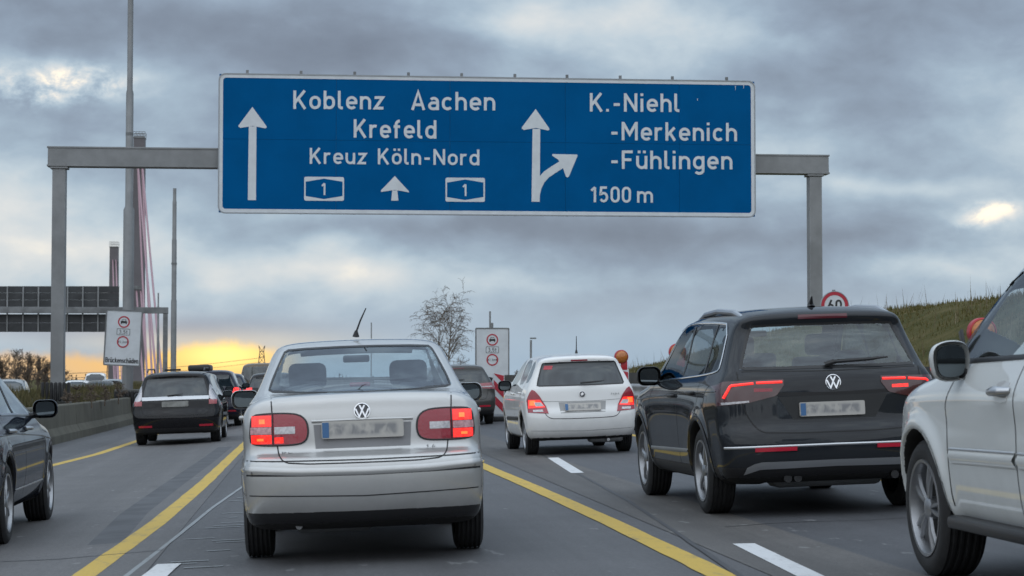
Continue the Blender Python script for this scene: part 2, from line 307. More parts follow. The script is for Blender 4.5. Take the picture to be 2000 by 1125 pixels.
# ------------------------------------------------------------------ car bodies: smooth solid from three outlines, polygonised, then cut into panels
def chaikin(P, n=3, closed=True):
    P = np.array(P, float)
    for _ in range(n):
        if closed: Q = np.roll(P, -1, 0); P = np.stack([P * .75 + Q * .25, P * .25 + Q * .75], 1).reshape(-1, 2)
        else:
            A, B = P[:-1], P[1:]; M = np.stack([A * .75 + B * .25, A * .25 + B * .75], 1).reshape(-1, 2); P = np.vstack([P[:1], M, P[-1:]])
    return P
def pnpoly(poly, X, Y):
    poly = np.asarray(poly, float); ins = np.zeros(X.shape, bool)
    for (x0, y0), (x1, y1) in zip(poly, np.roll(poly, -1, 0)):
        if y0 == y1: continue
        c = ((y0 > Y) != (y1 > Y)) & (X < (x1 - x0) * (Y - y0) / (y1 - y0) + x0); ins ^= c
    return ins
def segdist(poly, X, Y, near=False, closed=True):
    poly = np.asarray(poly, float); best = np.full(X.shape, 1e9); NX = X.copy(); NY = Y.copy()
    Q = np.roll(poly, -1, 0)
    for (x0, y0), (x1, y1) in list(zip(poly, Q))[:None if closed else -1]:
        dx, dy = x1 - x0, y1 - y0; L = dx * dx + dy * dy + 1e-12
        t = np.clip(((X - x0) * dx + (Y - y0) * dy) / L, 0, 1); qx = x0 + t * dx; qy = y0 + t * dy
        d = (X - qx) ** 2 + (Y - qy) ** 2; m = d < best; best = np.where(m, d, best)
        if near: NX = np.where(m, qx, NX); NY = np.where(m, qy, NY)
    return (NX, NY) if near else np.sqrt(best)
def sdf2(poly, X, Y): d = segdist(poly, X, Y); return np.where(pnpoly(poly, X, Y), -d, d)
def smax(a, b, k): h = np.maximum(k - np.abs(a - b), 0) / k; return np.maximum(a, b) + h * h * k * .25
def bil(G, fx, fy):
    nx, ny = G.shape; fx = np.clip(fx, 0, nx - 1.001); fy = np.clip(fy, 0, ny - 1.001); i = fx.astype(int); j = fy.astype(int); u = fx - i; v = fy - j
    return (G[i, j] * (1 - u) * (1 - v) + G[i + 1, j] * u * (1 - v) + G[i, j + 1] * (1 - u) * v + G[i + 1, j + 1] * u * v)
def tri(G, P, org, h):
    f = (P - org) / h; f = np.clip(f, 0, np.array(G.shape) - 1.001); i = f.astype(int); u = f - i; r = 0
    for a in (0, 1):
        for b in (0, 1):
            for c in (0, 1):
                w = (u[:, 0] if a else 1 - u[:, 0]) * (u[:, 1] if b else 1 - u[:, 1]) * (u[:, 2] if c else 1 - u[:, 2])
                r = r + w * G[i[:, 0] + a, i[:, 1] + b, i[:, 2] + c]
    return r
def nets(Fd, org, h):
    S = Fd < 0; nx, ny, nz = Fd.shape
    off = [(a, b, c) for a in (0, 1) for b in (0, 1) for c in (0, 1)]
    cnt = sum(S[a:nx - 1 + a, b:ny - 1 + b, c:nz - 1 + c].astype(np.int8) for a, b, c in off)
    idx = np.argwhere((cnt > 0) & (cnt < 8)); ids = -np.ones((nx, ny, nz), np.int64); ids[idx[:, 0], idx[:, 1], idx[:, 2]] = np.arange(len(idx))
    vals = [Fd[idx[:, 0] + a, idx[:, 1] + b, idx[:, 2] + c] for a, b, c in off]
    acc = np.zeros((len(idx), 3)); num = np.zeros(len(idx))
    for p in range(8):
        for q in range(p + 1, 8):
            if sum(abs(off[p][k] - off[q][k]) for k in range(3)) != 1: continue
            m = (vals[p] < 0) != (vals[q] < 0); dn = np.where(m, vals[p] - vals[q], 1); t = vals[p] / dn
            pos = np.array(off[p]) + (np.array(off[q]) - np.array(off[p])) * t[:, None]
            acc += np.where(m[:, None], pos, 0); num += m
    V = (idx + acc / num[:, None]) * h + org
    Qs = []
    for ax in range(3):
        a = [slice(None)] * 3; b = [slice(None)] * 3; a[ax] = slice(0, -1); b[ax] = slice(1, None)
        E = np.argwhere(S[tuple(a)] != S[tuple(b)]); u, w = (ax + 1) % 3, (ax + 2) % 3
        E = E[(E[:, u] > 0) & (E[:, w] > 0)]
        def cid(du, dw): c = E.copy(); c[:, u] -= du; c[:, w] -= dw; return ids[c[:, 0], c[:, 1], c[:, 2]]
        Q = np.stack([cid(1, 1), cid(0, 1), cid(0, 0), cid(1, 0)], 1); fl = ~S[E[:, 0], E[:, 1], E[:, 2]]
        Q[fl] = Q[fl][:, ::-1]; Qs.append(Q)
    Q = np.vstack(Qs); Q = Q[(Q >= 0).all(1)]
    return V, Q
def npmesh(name, V, Q, Nn=None):
    me = bpy.data.meshes.new(name); used = np.unique(Q); mp = -np.ones(len(V), np.int64); mp[used] = np.arange(len(used)); Q = mp[Q]
    me.vertices.add(len(used)); me.vertices.foreach_set('co', V[used].astype(np.float32).ravel())
    k = Q.shape[1]; me.loops.add(Q.size); me.loops.foreach_set('vertex_index', Q.astype(np.int32).ravel())
    me.polygons.add(len(Q)); me.polygons.foreach_set('loop_start', np.arange(0, Q.size, k, dtype=np.int32)); me.polygons.foreach_set('loop_total', np.full(len(Q), k, dtype=np.int32))
    me.polygons.foreach_set('use_smooth', np.ones(len(Q), bool)); me.update(calc_edges=True); me.validate()
    if Nn is not None: me.normals_split_custom_set_from_vertices([tuple(v) for v in Nn[used]])
    return me
def resample(P, n):
    P = [Vector(p) for p in P]; L = [0]
    for a, b in zip(P, P[1:]): L.append(L[-1] + (b - a).length)
    out = []; j = 0
    for k in range(n + 1):
        d = L[-1] * k / n
        while j < len(P) - 2 and L[j + 1] < d: j += 1
        seg = L[j + 1] - L[j]; out.append(P[j].lerp(P[j + 1], (d - L[j]) / seg if seg > 1e-9 else 0))
    return out
VIEWS = {'rear': (0, 2, 1, 1), 'front': (0, 2, 1, -1), 'right': (1, 2, 0, -1), 'left': (1, 2, 0, 1), 'top': (0, 1, 2, -1)}
class Car:
    def __init__(s, sp):
        s.sp = sp; h = s.h = sp.get('vox', .02); s.reg = []
        side = np.array(sp['side'], float); sec = np.array(sp['sec'], float)
        side = chaikin(side, 3); full = np.vstack([sec, sec[::-1] * [-1, 1]]); full = chaikin(full, 3)
        y0, y1 = side[:, 0].min() - .1, side[:, 0].max() + .1; z0, z1 = side[:, 1].min() - .1, side[:, 1].max() + .12; w = sec[:, 0].max() + .1
        xs = (np.arange(int(w / h) + 1) + .5) * h; ys = np.arange(y0, y1, h); zs = np.arange(z0, z1, h)
        S2 = sdf2(side, *np.meshgrid(ys, zs, indexing='ij'))
        C2 = sdf2(full, *np.meshgrid(xs, zs, indexing='ij'))
        X, Y, Z = np.meshgrid(xs, ys, zs, indexing='ij')
        L = side[:, 0]; yr, yf = L.min(), L.max(); ss = lambda a, b, v: (lambda t: t * t * (3 - 2 * t))(np.clip((v - a) / (b - a), 0, 1))
        br, bf = sp.get('bend', (.16, .25)); wr = 1 - ss(yr, yr + 1.5, Y); wf = ss(yf - 1.9, yf, Y); cr = sp.get('crown', .05)
        ye = Y - br * X ** 2 * wr - sp.get('bend4', .25) * X ** 4 * wr + bf * X ** 2 * wf; ze = Z + cr * X ** 2 * ss(.6, 1.2, Z)
        f = bil(S2, (ye - y0) / h, (ze - z0) / h)
        zb, zt = sp.get('belt', 1.0), z1 - .12; tr, tf = sp.get('taper', (.05, .05))
        xe = X + (tr * (1 - ss(yr, yr + 1.9, Y)) + tf * ss(yf - 2.6, yf - .8, Y)) * ss(zb - .05, zt, Z)
        pr, pf = sp.get('nose', (.07, .12)); xe = xe + pr * (1 - ss(yr, yr + .9, Y)) ** 2 + pf * ss(yf - 1.0, yf, Y) ** 2
        for yc, zc, sy, sz, am in sp.get('bulge', []): xe = xe - am * np.exp(-((Y - yc) / sy) ** 2 - ((Z - zc) / sz) ** 2)
        g = bil(C2, (xe - xs[0]) / h, (Z - z0) / h)
        f = smax(f, g, sp.get('round', .12))
        wb, r = sp['wb'], sp['wr']; ra = sp.get('arch', r + .05); s.ra = ra; s.xin = sec[:, 0].max() - .30
        for yw in (0, wb):
            lip = np.sqrt((Y - yw) ** 2 + (Z - r) ** 2)
            f = f - sp.get('flare', .012) * np.exp(-((lip - ra - .03) / .05) ** 2) * (X > .5)
            f = smax(f, -np.maximum(lip - ra, s.xin - X), .025)
        f = np.concatenate([f[::-1], f], 0)
        for _ in range(sp.get('blur', 1)):
            for ax in range(3):
                p = [(1, 1) if k == ax else (0, 0) for k in range(3)]; q = np.pad(f, p, 'edge'); sl = lambda a, b: tuple(slice(a, b) if k == ax else slice(None) for k in range(3))
                f = .25 * q[sl(0, -2)] + .5 * f + .25 * q[sl(2, None)]
        s.f = f; s.org = np.array([-xs[-1], y0, z0]); s.G = np.gradient(f, h)
        s.V, s.Q = nets(f, s.org, h)
        s.project(slice(None)); s.face()
        s.id = np.zeros(len(s.Q), int)
        s.bvh = BVHTree.FromPolygons(s.V.tolist(), s.Q.tolist())
        s.y0, s.y1 = yr, yf; s.belt = zb
        fn, c = s.fn, s.c
        for yw in (0, wb):
            d = np.hypot(c[:, 1] - yw, c[:, 2] - r); rad = np.stack([np.zeros(len(c)), (c[:, 1] - yw) / d, (c[:, 2] - r) / d], 1)
            m = (d < ra + .012) & (((fn * rad).sum(1) < -.45) | (np.abs(c[:, 0]) < s.xin + .02)); s.id[m] = -1
        s.id[(fn[:, 2] < -.8) & (c[:, 2] < .42)] = -1
        s.names = {}
    def nrm(s, P):
        g = np.stack([tri(G, P, s.org, s.h) for G in s.G], 1); return g / (np.linalg.norm(g, axis=1)[:, None] + 1e-9)
    def project(s, sel, n=3):
        P = s.V[sel]
        for _ in range(n): P = P - np.clip(tri(s.f, P, s.org, s.h), -.02, .02)[:, None] * s.nrm(P) * .9
        s.V[sel] = P
    def face(s):
        s.c = s.V[s.Q].mean(1); d1 = s.V[s.Q[:, 2]] - s.V[s.Q[:, 0]]; d2 = s.V[s.Q[:, 3]] - s.V[s.Q[:, 1]]; n = np.cross(d1, d2); s.fn = n / (np.linalg.norm(n, axis=1)[:, None] + 1e-12)
    def cond(s, view):
        a, b, dep, sg = VIEWS[view]; return s.fn[:, dep] * sg < -.12
    def region(s, name, view, poly, mat=None, smooth=2, cut=False, cond=None, over=()):
        """faces inside an outline become a panel of their own; the outline's vertices are pulled onto it"""
        a, b, dep, sg = VIEWS[view]; poly = chaikin(poly, smooth) if smooth else np.array(poly, float)
        ok = np.isin(s.id, (0, *[s.names[o] for o in over])) & s.cond(view)
        if view == 'right': ok &= s.c[:, 0] > .2
        if view == 'left': ok &= s.c[:, 0] < -.2
        if view == 'rear': ok &= s.c[:, 1] < .9
        if view == 'front': ok &= s.c[:, 1] > .9
        if cond is not None: ok &= cond(s.c, s.fn)
        ins = ok & pnpoly(poly, s.c[:, a], s.c[:, b])
        vi = np.zeros(len(s.V), bool); vi[s.Q[ins].ravel()] = True; vo = np.zeros(len(s.V), bool); vo[s.Q[ok & ~ins].ravel()] = True
        bd = np.where(vi & vo)[0]; P = s.V[bd]; nx, ny = segdist(poly, P[:, a], P[:, b], near=True)
        mv = np.hypot(nx - P[:, a], ny - P[:, b]) < 1.3 * s.h
        P[mv, a] = nx[mv]; P[mv, b] = ny[mv]; s.V[bd] = P; s.project(bd); s.face()
        k = len(s.reg) + 1; s.id[ins] = k; s.names[name + str(k)] = k; s.reg.append((name, mat, cut, k)); return name + str(k)
    def emit(s, root, paint):
        Nv = s.nrm(s.V); me = npmesh('body', s.V, s.Q[s.id == 0], Nv); s.root = root; s.paint = paint
        s.body = link('body', me, paint, root); out = {}
        if (s.id == -1).any(): link('underbody', npmesh('underbody', s.V, s.Q[s.id == -1]), DARKWELL, root)
        for name, mat, cut, k in s.reg:
            if cut or not (s.id == k).any(): continue
            out.setdefault(name, []).append(link(name, npmesh(name, s.V, s.Q[s.id == k], Nv), mat or paint, root))
        if s.sp.get('liner'):
            V, Q = nets(s.f + .055, s.org, s.h); c = V[Q].mean(1); keep = np.ones(len(Q), bool)
            for name, mat, cut, k in s.reg:
                if not cut: continue
                cc = s.c[s.id == k]
                if not len(cc): continue
                key = set(map(tuple, np.floor(cc / .06).astype(int)))
                nb = set((a + i, b + j, e + l) for a, b, e in key for i in (-1, 0, 1) for j in (-1, 0, 1) for l in (-1, 0, 1))
                q = np.floor(c / .06).astype(int); keep &= ~np.array([tuple(v) in nb for v in q])
            keep &= c[:, 2] > .45
            link('cabin_lining', npmesh('cabin_lining', V, Q[keep]), TRIM, root)
        if s.sp.get('lip', True):      # rolled edge of each wheel arch
            for vw in ('left', 'right'):
                for yw in (0, s.sp['wb']):
                    q = s.ra + .014; s.ribbon('arch_lip', vw, [(yw + q * math.cos(R(a)), s.sp['wr'] + q * math.sin(R(a))) for a in range(-2, 183, 6)], .036, paint, .003, .006)
        return out
    # --- pieces laid on the body
    def cast(s, view, p, q):
        a, b, dep, sg = VIEWS[view]; o = [0, 0, 0]; o[a] = p; o[b] = q; o[dep] = -8 * sg; d = [0, 0, 0]; d[dep] = sg
        hit, n, i, dist = s.bvh.ray_cast(Vector(o), Vector(d))
        if hit is None:
            o[dep] = {'rear': s.y0, 'front': s.y1, 'right': s.sp['sec'][3][0], 'left': -s.sp['sec'][3][0], 'top': 1.2}[view]
            hit, n, i, dist = s.bvh.find_nearest(Vector(o))
        g = s.nrm(np.array([hit]))[0]; return Vector(hit), Vector(g)
    def patch(s, name, view, top, bot, mat, nu=16, nv=6, off=.004, skirt=.012, parent=None, sm=False):
        if sm: top = chaikin(top, 2, False); bot = chaikin(bot, 2, False)
        T = resample(top, nu); B = resample(bot, nu); V = []; F = []; I = []
        for i in range(nu + 1):
            for j in range(nv + 1):
                p = T[i].lerp(B[i], j / nv); h, n = s.cast(view, p.x, p.y); V.append(h + n * off); I.append(h - n * skirt)
        w = nv + 1
        F = [(i * w + j, i * w + j + 1, (i + 1) * w + j + 1, (i + 1) * w + j) for i in range(nu) for j in range(nv)]
        if skirt:
            rim = [i * w for i in range(nu + 1)] + [nu * w + j for j in range(1, w)] + [i * w + nv for i in range(nu - 1, -1, -1)] + [j for j in range(nv - 1, 0, -1)]
            k = len(V); V += [I[i] for i in rim]; m = len(rim); F += [(rim[i], rim[(i + 1) % m], k + (i + 1) % m, k + i) for i in range(m)]
        me = mesh(name, V, F, True); bm = bmesh.new(); bm.from_mesh(me); bmesh.ops.recalc_face_normals(bm, faces=bm.faces[:]); bm.to_mesh(me); bm.free()
        me.set_sharp_from_angle(angle=R(35)); return link(name, me, mat, parent or s.root)
    def ribbon(s, name, view, pts, w, mat, off=.0015, bulge=0, closed=False, step=.03, parent=None, sm=0):
        pts = [tuple(p) for p in pts]
        if sm: pts = [tuple(p) for p in chaikin(pts, sm, closed)]
        if closed: pts = pts + [pts[0]]
        L = sum((Vector(b) - Vector(a)).length for a, b in zip(pts, pts[1:])); P = resample(pts, max(2, int(L / step))); V = []; n = len(P)
        for i, p in enumerate(P):
            t = (P[(i + 1) % (n - 1)] - P[i - 1 if i else n - 2]) if closed else (P[min(i + 1, n - 1)] - P[max(i - 1, 0)])
            t = t.normalized(); q = Vector((-t.y, t.x)) * (w / 2)
            for u, e in ((p + q, off), (p, off + bulge), (p - q, off)): h, nn = s.cast(view, u.x, u.y); V.append(h + nn * e)
        F = []
        for i in range(n - 1): F += [(3 * i + j, 3 * i + j + 1, 3 * i + j + 4, 3 * i + j + 3) for j in (0, 1)]
        me = mesh(name, V, F, True); return link(name, me, mat, parent or s.root)
    def frame_at(s, view, p, q):
        h, n = s.cast(view, p, q)
        if view == 'rear': n = Vector((0, n.y, n.z)).normalized()
        u = Vector((0, 0, 1)); x = u.cross(n).normalized(); z = n.cross(x)
        return Matrix.Translation(h) @ Matrix((x, -n, z)).transposed().to_4x4()      # local: x right, z up, -y outwards
    def plate(s, view, p, q, parent=None, w=.52, h=.11, blur=True):
        m = s.frame_at(view, p, q); o = link('number_plate', MB().prism(rrect(-w / 2, -h / 2, w / 2, h / 2, .012, 3), -.022, .004).me('number_plate'), PLATE, parent or s.root)
        o.matrix_local = m
        link('country_band', MB().box((-w / 2 + .026, -.0235, 0), (.042, .002, h - .014)).me('country_band'), PLATE_BLUE, o); return o
    def badge(s, kind, view, p, q, r):
        m = s.frame_at(view, p, q); mb = MB(); o = link('emblem', MB().prism(circ(0, 0, r * .98, 28), -.006, .004).me('emblem'), pm('emblem_field', (.06, .062, .07), .35), s.root); o.matrix_local = m
        mb.lathe([(-.006, r * .84), (-.013, r * .90), (-.012, r), (.002, r * 1.02)], 32, 'y')
        if kind == 'vw':
            for q, st in enumerate([[(-.30, .72), (0, -.02 + .14), (.30, .72)], [(-.80, .28), (-.36, -.72), (-.03, .02), (.03, .02), (.36, -.72), (.80, .28)]]):
                V, Fq = stroke2d([(a * r, b * r) for a, b in st], r * .19); mb.add([(v.x, -.010 - .001 * q, v.y) for v in V], Fq)
        else:
            for q, st in enumerate([[(-.5, -.1), (.1, .45), (.5, .0)], [(-.1, -.55), (.1, .4)], [(-.45, -.35), (.5, -.05)]]):
                V, Fq = stroke2d([(a * r, b * r) for a, b in st], r * .22); mb.add([(v.x, -.009 - .001 * q, v.y) for v in V], Fq)
        link('emblem_ring', mb.me('emblem_ring', True), CHROME, o); return o
    def lettering(s, txt, view, p, q, cap, w, mat):
        m = s.frame_at(view, p, q); mb = MB(); text_mb(mb, txt, 0, 0, cap, w, lambda x, z, e: (x, -.006 - e, z)); o = link('lettering', mb.me('lettering'), mat, s.root); o.matrix_local = m; return o
    def wheels(s, style, x=None, sides=(1, -1)):
        sp = s.sp; x = x or sp['sec'][3][0] - .012
        for yw in (0, sp['wb']):
            for sd in (1, -1): add_wheel(s.root, style, sp['wr'], sp.get('tw', .2), (sd * x, yw, sp['wr']), sd)
WHEELS = {}
def add_wheel(root, style, r, tw, loc, sd):
    key = (style, r, tw)
    if key not in WHEELS:
        rr = r * (.70 if style != 'simple' else .66); t = tw / 2
        ty = MB().lathe([(-t * .9, rr), (-t * .98, rr + .02), (-t, (rr + r) / 2), (-t * .95, r - .03), (-t * .80, r - .006)] + [v for k in range(-2, 3) for v in ((k * t * .32 - .012, r), (k * t * .32 - .005, r - .008), (k * t * .32 + .005, r - .008), (k * t * .32 + .012, r))]
                        + [(t * .80, r - .006), (t * .95, r - .03), (t, (rr + r) / 2), (t * .98, rr + .02), (t * .9, rr), (t * .2, rr - .015), (-t * .9, rr)], 44).me('tyre', True)
        mb = MB().lathe([(t * .90, rr + .006), (t * .99, rr + .004), (t * .97, rr - .012), (t * .55, rr - .03), (-t * .7, rr - .03)], 44)
        ns = {'five': 5, 'double': 5, 'seven': 7, 'simple': 9}[style]
        for k in range(ns):
            a0 = 2 * math.pi * k / ns
            for da in ((0,) if style != 'double' else (-.17, .17)):
                wi, wo = {'five': (.05, .075), 'double': (.022, .026), 'seven': (.03, .035), 'simple': (.045, .06)}[style]
                V = []
                for fr, wd, ox in ((.16, wi, .80), (.55, (wi + wo) / 2, .86), (1.0, wo, .78)):
                    rad = rr * fr; a = a0 + da * (1 if fr > .3 else .5)
                    e = Vector((0, math.cos(a), math.sin(a))); tt = Vector((0, -math.sin(a), math.cos(a)))
                    for sg2, dx in ((-1, -.016), (-.6, 0), (.6, 0), (1, -.016)): V.append(e * rad + tt * (wd / 2 * sg2) + Vector((t * ox + dx, 0, 0)))
                mb.add(V, [(i * 4 + j, i * 4 + j + 1, (i + 1) * 4 + j + 1, (i + 1) * 4 + j) for i in (0, 1) for j in range(3)])
        mb.lathe([(t * .3, rr * .24), (t * .78, rr * .23), (t * .88, rr * .15), (t * .90, .001)], 20)
        rim = mb.me('rim', True); disc = MB().lathe([(t * .1, rr - .02), (t * .18, rr * .8), (t * .2, rr * .2), (t * .2, .001)], 32).me('brake_disc', True)
        rim.materials.append(ALLOY); ty.materials.append(RUBBER); disc.materials.append(DARKWELL); WHEELS[key] = (ty, rim, disc)
    ty, rim, disc = WHEELS[key]
    w = node('wheel', root, (loc[0] - sd * tw / 2, loc[1], loc[2]), (0, 0, 0 if sd > 0 else math.pi))
    link('tyre', ty, None, w); link('rim', rim, None, w, rot=(random.random() * 6, 0, 0)); link('brake_disc', disc, None, w)
def rbox(c, d, b, seg=3, m=None): return MB().box(c, d, m).me('padded', True, b, seg)
def cabin(root, yf, yrear, w, zs, zr, person=False):
    """front and rear seats with headrests, dashboard and steering wheel"""
    def seat(x, y, wd, top, nm='seat'):
        st = link(nm, rbox((0, 0, 0), (wd, .14, top - zs), .05, 3), CLOTH, root, (x, y, (top + zs) / 2), (R(14), 0, 0)); return st
    for x in (-.36, .36):
        st = seat(x, yf, .48, zr); link('headrest', rbox((0, 0, 0), (.27, .11, .19), .05), CLOTH, st, (0, 0, (zr - zs) / 2 + .11))
        link('seat_cushion', rbox((0, 0, 0), (.5, .5, .16), .05), CLOTH, root, (x, yf + .3, zs))
    b = seat(0, yrear, w, zr - .10, 'rear_bench')
    for x in (-.38, .38): link('headrest', rbox((0, 0, 0), (.26, .10, .15), .045), CLOTH, b, (x, 0, (zr - .1 - zs) / 2 + .07))
    link('dashboard', rbox((0, 0, 0), (w + .1, .35, .25), .06), TRIM, root, (0, yf + .95, zs + .33))
    link('steering_wheel', MB().tube([(.18 * math.cos(a), 0, .18 * math.sin(a)) for a in np.linspace(0, 2 * math.pi, 25)], .016, 8, False).me('steering_wheel', True), TRIM, root, (-.36, yf + .62, zs + .42), (R(20), 0, 0))
    link('inner_mirror', rbox((0, 0, 0), (.20, .035, .055), .015), TRIM, root, (0, yf + .75, zr + .22))
def person_seated(label, loc, rot, shirt):
    """upper body of someone sitting; one skin-modifier surface for body and head"""
    t = thing('person', label, 'person', loc, rot)
    P = [(0, 0, 0), (0, .02, .22), (0, .03, .42), (0, .03, .50), (0, .05, .58), (0, .06, .69), (-.19, .03, .42), (.19, .03, .42), (-.25, .14, .18), (.25, .14, .18), (-.2, .38, .16), (.2, .38, .16)]
    Ed = [(0, 1), (1, 2), (2, 3), (3, 4), (4, 5), (2, 6), (2, 7), (6, 8), (7, 9), (8, 10), (9, 11)]
    rad = [.15, .15, .13, .055, .085, .075, .06, .06, .05, .05, .035, .035]
    def skin(name, idx, mat, grow):
        me = bpy.data.meshes.new(name); ids = {v: k for k, v in enumerate(idx)}
        me.from_pydata([P[i] for i in idx], [(ids[a], ids[b]) for a, b in Ed if a in ids and b in ids], [])
        o = link(name, me, mat, t); o.modifiers.new('skin', 'SKIN'); o.modifiers.new('sub', 'SUBSURF').levels = 2; o.modifiers['sub'].render_levels = 2
        for k, i in enumerate(idx): me.skin_vertices[0].data[k].radius = (rad[i] * grow[0], rad[i] * grow[1])
        me.skin_vertices[0].data[0].use_root = True
        return o
    skin('body', list(range(12)), SKIN, (1, .85)); skin('jacket', [0, 1, 2, 6, 7, 8, 9, 10, 11], shirt, (1.12, .98))
    hb = MB().lathe([(-.02, .085), (.03, .095), (.075, .075), (.10, .03), (.105, .001)], 18, 'z').me('hair', True)
    link('hair', hb, HAIR, t, (0, .045, .665)); return t
def mirror_pod(root, x, y, z, sd, w=.2, h=.14, mat=None, dep=.1, shape=None):
    """door mirror: rounded shell, glass facing back, foot to the door"""
    prof = shape or rrect(-w / 2, -h / 2, w / 2, h / 2, h * .38, 5)
    n = len(prof); V = []; F = []; rings = [(0, 1.0), (.012, 1.05), (.05, 1.0), (dep * .8, .78), (dep, .45)]
    for yy, k in rings: V += [(a * k, yy, b * k) for a, b in prof]
    for i in range(len(rings) - 1): F += [(i * n + j, i * n + (j + 1) % n, (i + 1) * n + (j + 1) % n, (i + 1) * n + j) for j in range(n)]
    F.append(tuple(range((len(rings) - 1) * n, len(rings) * n)))
    mb = MB(); mb.add(V, F); o = link('door_mirror', mb.me('door_mirror', True), mat or BLACK, root, (x + sd * w / 2, y, z), (0, 0, R(-6 * sd)))
    g = link('mirror_glass', MB().prism([(a * .84, b * .82) for a, b in prof], .004, .012).me('mirror_glass'), MIRROR, o, rot=(0, 0, R(-9 * sd)))
    link('mirror_foot', MB().tube([(-sd * w * .35, .04, -h * .3), (-sd * (w / 2 + .02), .05, -h * .35), (-sd * (w / 2 + .09), .06, -h * .42)], [.03, .028, .035], 8).me('mirror_foot', True), BLACK, o); return o
def plate_mat():
    m = bpy.data.materials.new('number_plate'); m.use_nodes = True; t = m.node_tree; b = t.nodes['Principled BSDF']; oc = N(t, 'ShaderNodeTexCoord').outputs['Object']
    a = noise(t, vmul(t, oc, (17, 1, 11)), 1.0, 2, .5, .6); sp = N(t, 'ShaderNodeSeparateXYZ'); t.links.new(oc, sp.inputs[0])
    band = Mt(t, 'MULTIPLY', sstep(t, .05, .02, Mt(t, 'ABSOLUTE', sp.outputs[2])), sstep(t, .235, .20, Mt(t, 'ABSOLUTE', sp.outputs[0])))
    f = Mt(t, 'MULTIPLY', sstep(t, .36, .66, a), band)
    t.links.new(mixc(t, f, (.46, .44, .41), (.23, .23, .235)), b.inputs['Base Color']); b.inputs['Roughness'].default_value = .4; return m
PLATE = plate_mat(); PLATE_BLUE = pm('plate_blue', (.05, .14, .30), .45)
def place_car(name, label, cat_, px, depth, vpx, sp, group=None, dx=0):
    """px: photo column of the rear axle's middle at that depth; vpx: photo column the car heads for"""
    d = ray(px, 740); t = depth / d.dot(F_); X, Y = d.x * t, d.y * t
    return thing(name, label, cat_, (X, Y, gz(X, Y)), (0, -math.atan(TILT), -math.atan((vpx - 600) / FPX)), group)
# ------------------------------------------------------------------ road, terrain
def asphalt(name, base, streak=.25, patch=.2, tint=(1, 1, 1)):
    m = bpy.data.materials.new(name); m.use_nodes = True; t = m.node_tree; b = t.nodes['Principled BSDF']; g = N(t, 'ShaderNodeNewGeometry').outputs['Position']
    fine = noise(t, g, 42, 4, .75); mid = noise(t, g, 1.3, 5, .6); st = noise(t, vmul(t, g, (2.6, .05, 1)), 1.0, 5, .6, .3); st2 = noise(t, vmul(t, g, (9, .12, 1)), 1.0, 3, .6)
    v = Mt(t, 'ADD', 1.0, Mt(t, 'MULTIPLY', Mt(t, 'SUBTRACT', fine, .5), 1.5))
    v = Mt(t, 'MULTIPLY', v, Mt(t, 'ADD', 1.0, Mt(t, 'MULTIPLY', Mt(t, 'SUBTRACT', st, .5), streak * 2.4)))
    v = Mt(t, 'MULTIPLY', v, Mt(t, 'ADD', 1.0, Mt(t, 'MULTIPLY', Mt(t, 'SUBTRACT', mid, .5), patch * 2.0)))
    v = Mt(t, 'MULTIPLY', v, Mt(t, 'ADD', 1.0, Mt(t, 'MULTIPLY', Mt(t, 'SUBTRACT', st2, .5), streak)))
    sx = N(t, 'ShaderNodeSeparateXYZ'); t.links.new(g, sx.inputs[0])
    wv = Mt(t, 'SINE', Mt(t, 'MULTIPLY', Mt(t, 'ADD', sx.outputs[0], Mt(t, 'MULTIPLY', st, .35)), 3.59)); v = Mt(t, 'MULTIPLY', v, Mt(t, 'ADD', 1.0, Mt(t, 'MULTIPLY', wv, .07)))
    stain = sstep(t, .58, .72, noise(t, vmul(t, g, (1, .45, 1)), .9, 6, .7, .5)); v = Mt(t, 'MULTIPLY', v, Mt(t, 'SUBTRACT', 1.0, Mt(t, 'MULTIPLY', stain, .22)))
    sc = N(t, 'ShaderNodeVectorMath', operation='SCALE'); sc.inputs[0].default_value = base; t.links.new(v, sc.inputs['Scale'])
    speck = Mt(t, 'MULTIPLY', sstep(t, .69, .74, noise(t, vmul(t, g, (1, .35, 1)), 7, 2, .5)), .30)
    t.links.new(mixc(t, speck, sc.outputs[0], (.34, .34, .34)), b.inputs['Base Color'])
    b.inputs['Roughness'].default_value = .62; b.inputs['Specular IOR Level'].default_value = .4
    bn = N(t, 'ShaderNodeBump'); bn.inputs['Strength'].default_value = .35; bn.inputs['Distance'].default_value = .006
    t.links.new(noise(t, g, 110, 3, .7), bn.inputs['Height']); t.links.new(bn.outputs[0], b.inputs['Normal']); return m
def strip(name, us, mat, y0, y1, dy=4.0, dz=0.0, kind='structure', zf=None):
    """a sheet that follows the bend of the road between lateral offsets us"""
    ys = [y0]
    while ys[-1] < y1: ys.append(min(y1, ys[-1] + (dy if ys[-1] < 120 else dy * 3)))
    V = []; n = len(us)
    for y in ys:
        for u in us: x = u + curve_x(y); V.append((x, y, (zf(u, y) if zf else gz(x, y)) + dz))
    F = [(i * n + j, i * n + j + 1, (i + 1) * n + j + 1, (i + 1) * n + j) for i in range(len(ys) - 1) for j in range(n - 1)]
    return tag(link(name, mesh(name, V, F, True), mat), kind=kind)
strip('road', [-5.6, -4, -2.6, -1.0, 0, 1.3, 2.2, 3.0, 5, 6.9], asphalt('asphalt', (.086, .086, .090)), -60, 520)
strip('old_lane_surface', [-4.1, -2.6, -1.0], asphalt('asphalt_old', (.108, .104, .104), .2), -60, 150, dz=.004)
strip('right_lane_surface', [3.42, 5, 6.3], asphalt('asphalt_new', (.068, .070, .076), .3), -60, 150, dz=.004)
strip('joint_strip', [2.62, 3.0, 3.42], asphalt('asphalt_joint', (.092, .087, .083), .35, .3), -60, 150, dz=.004)
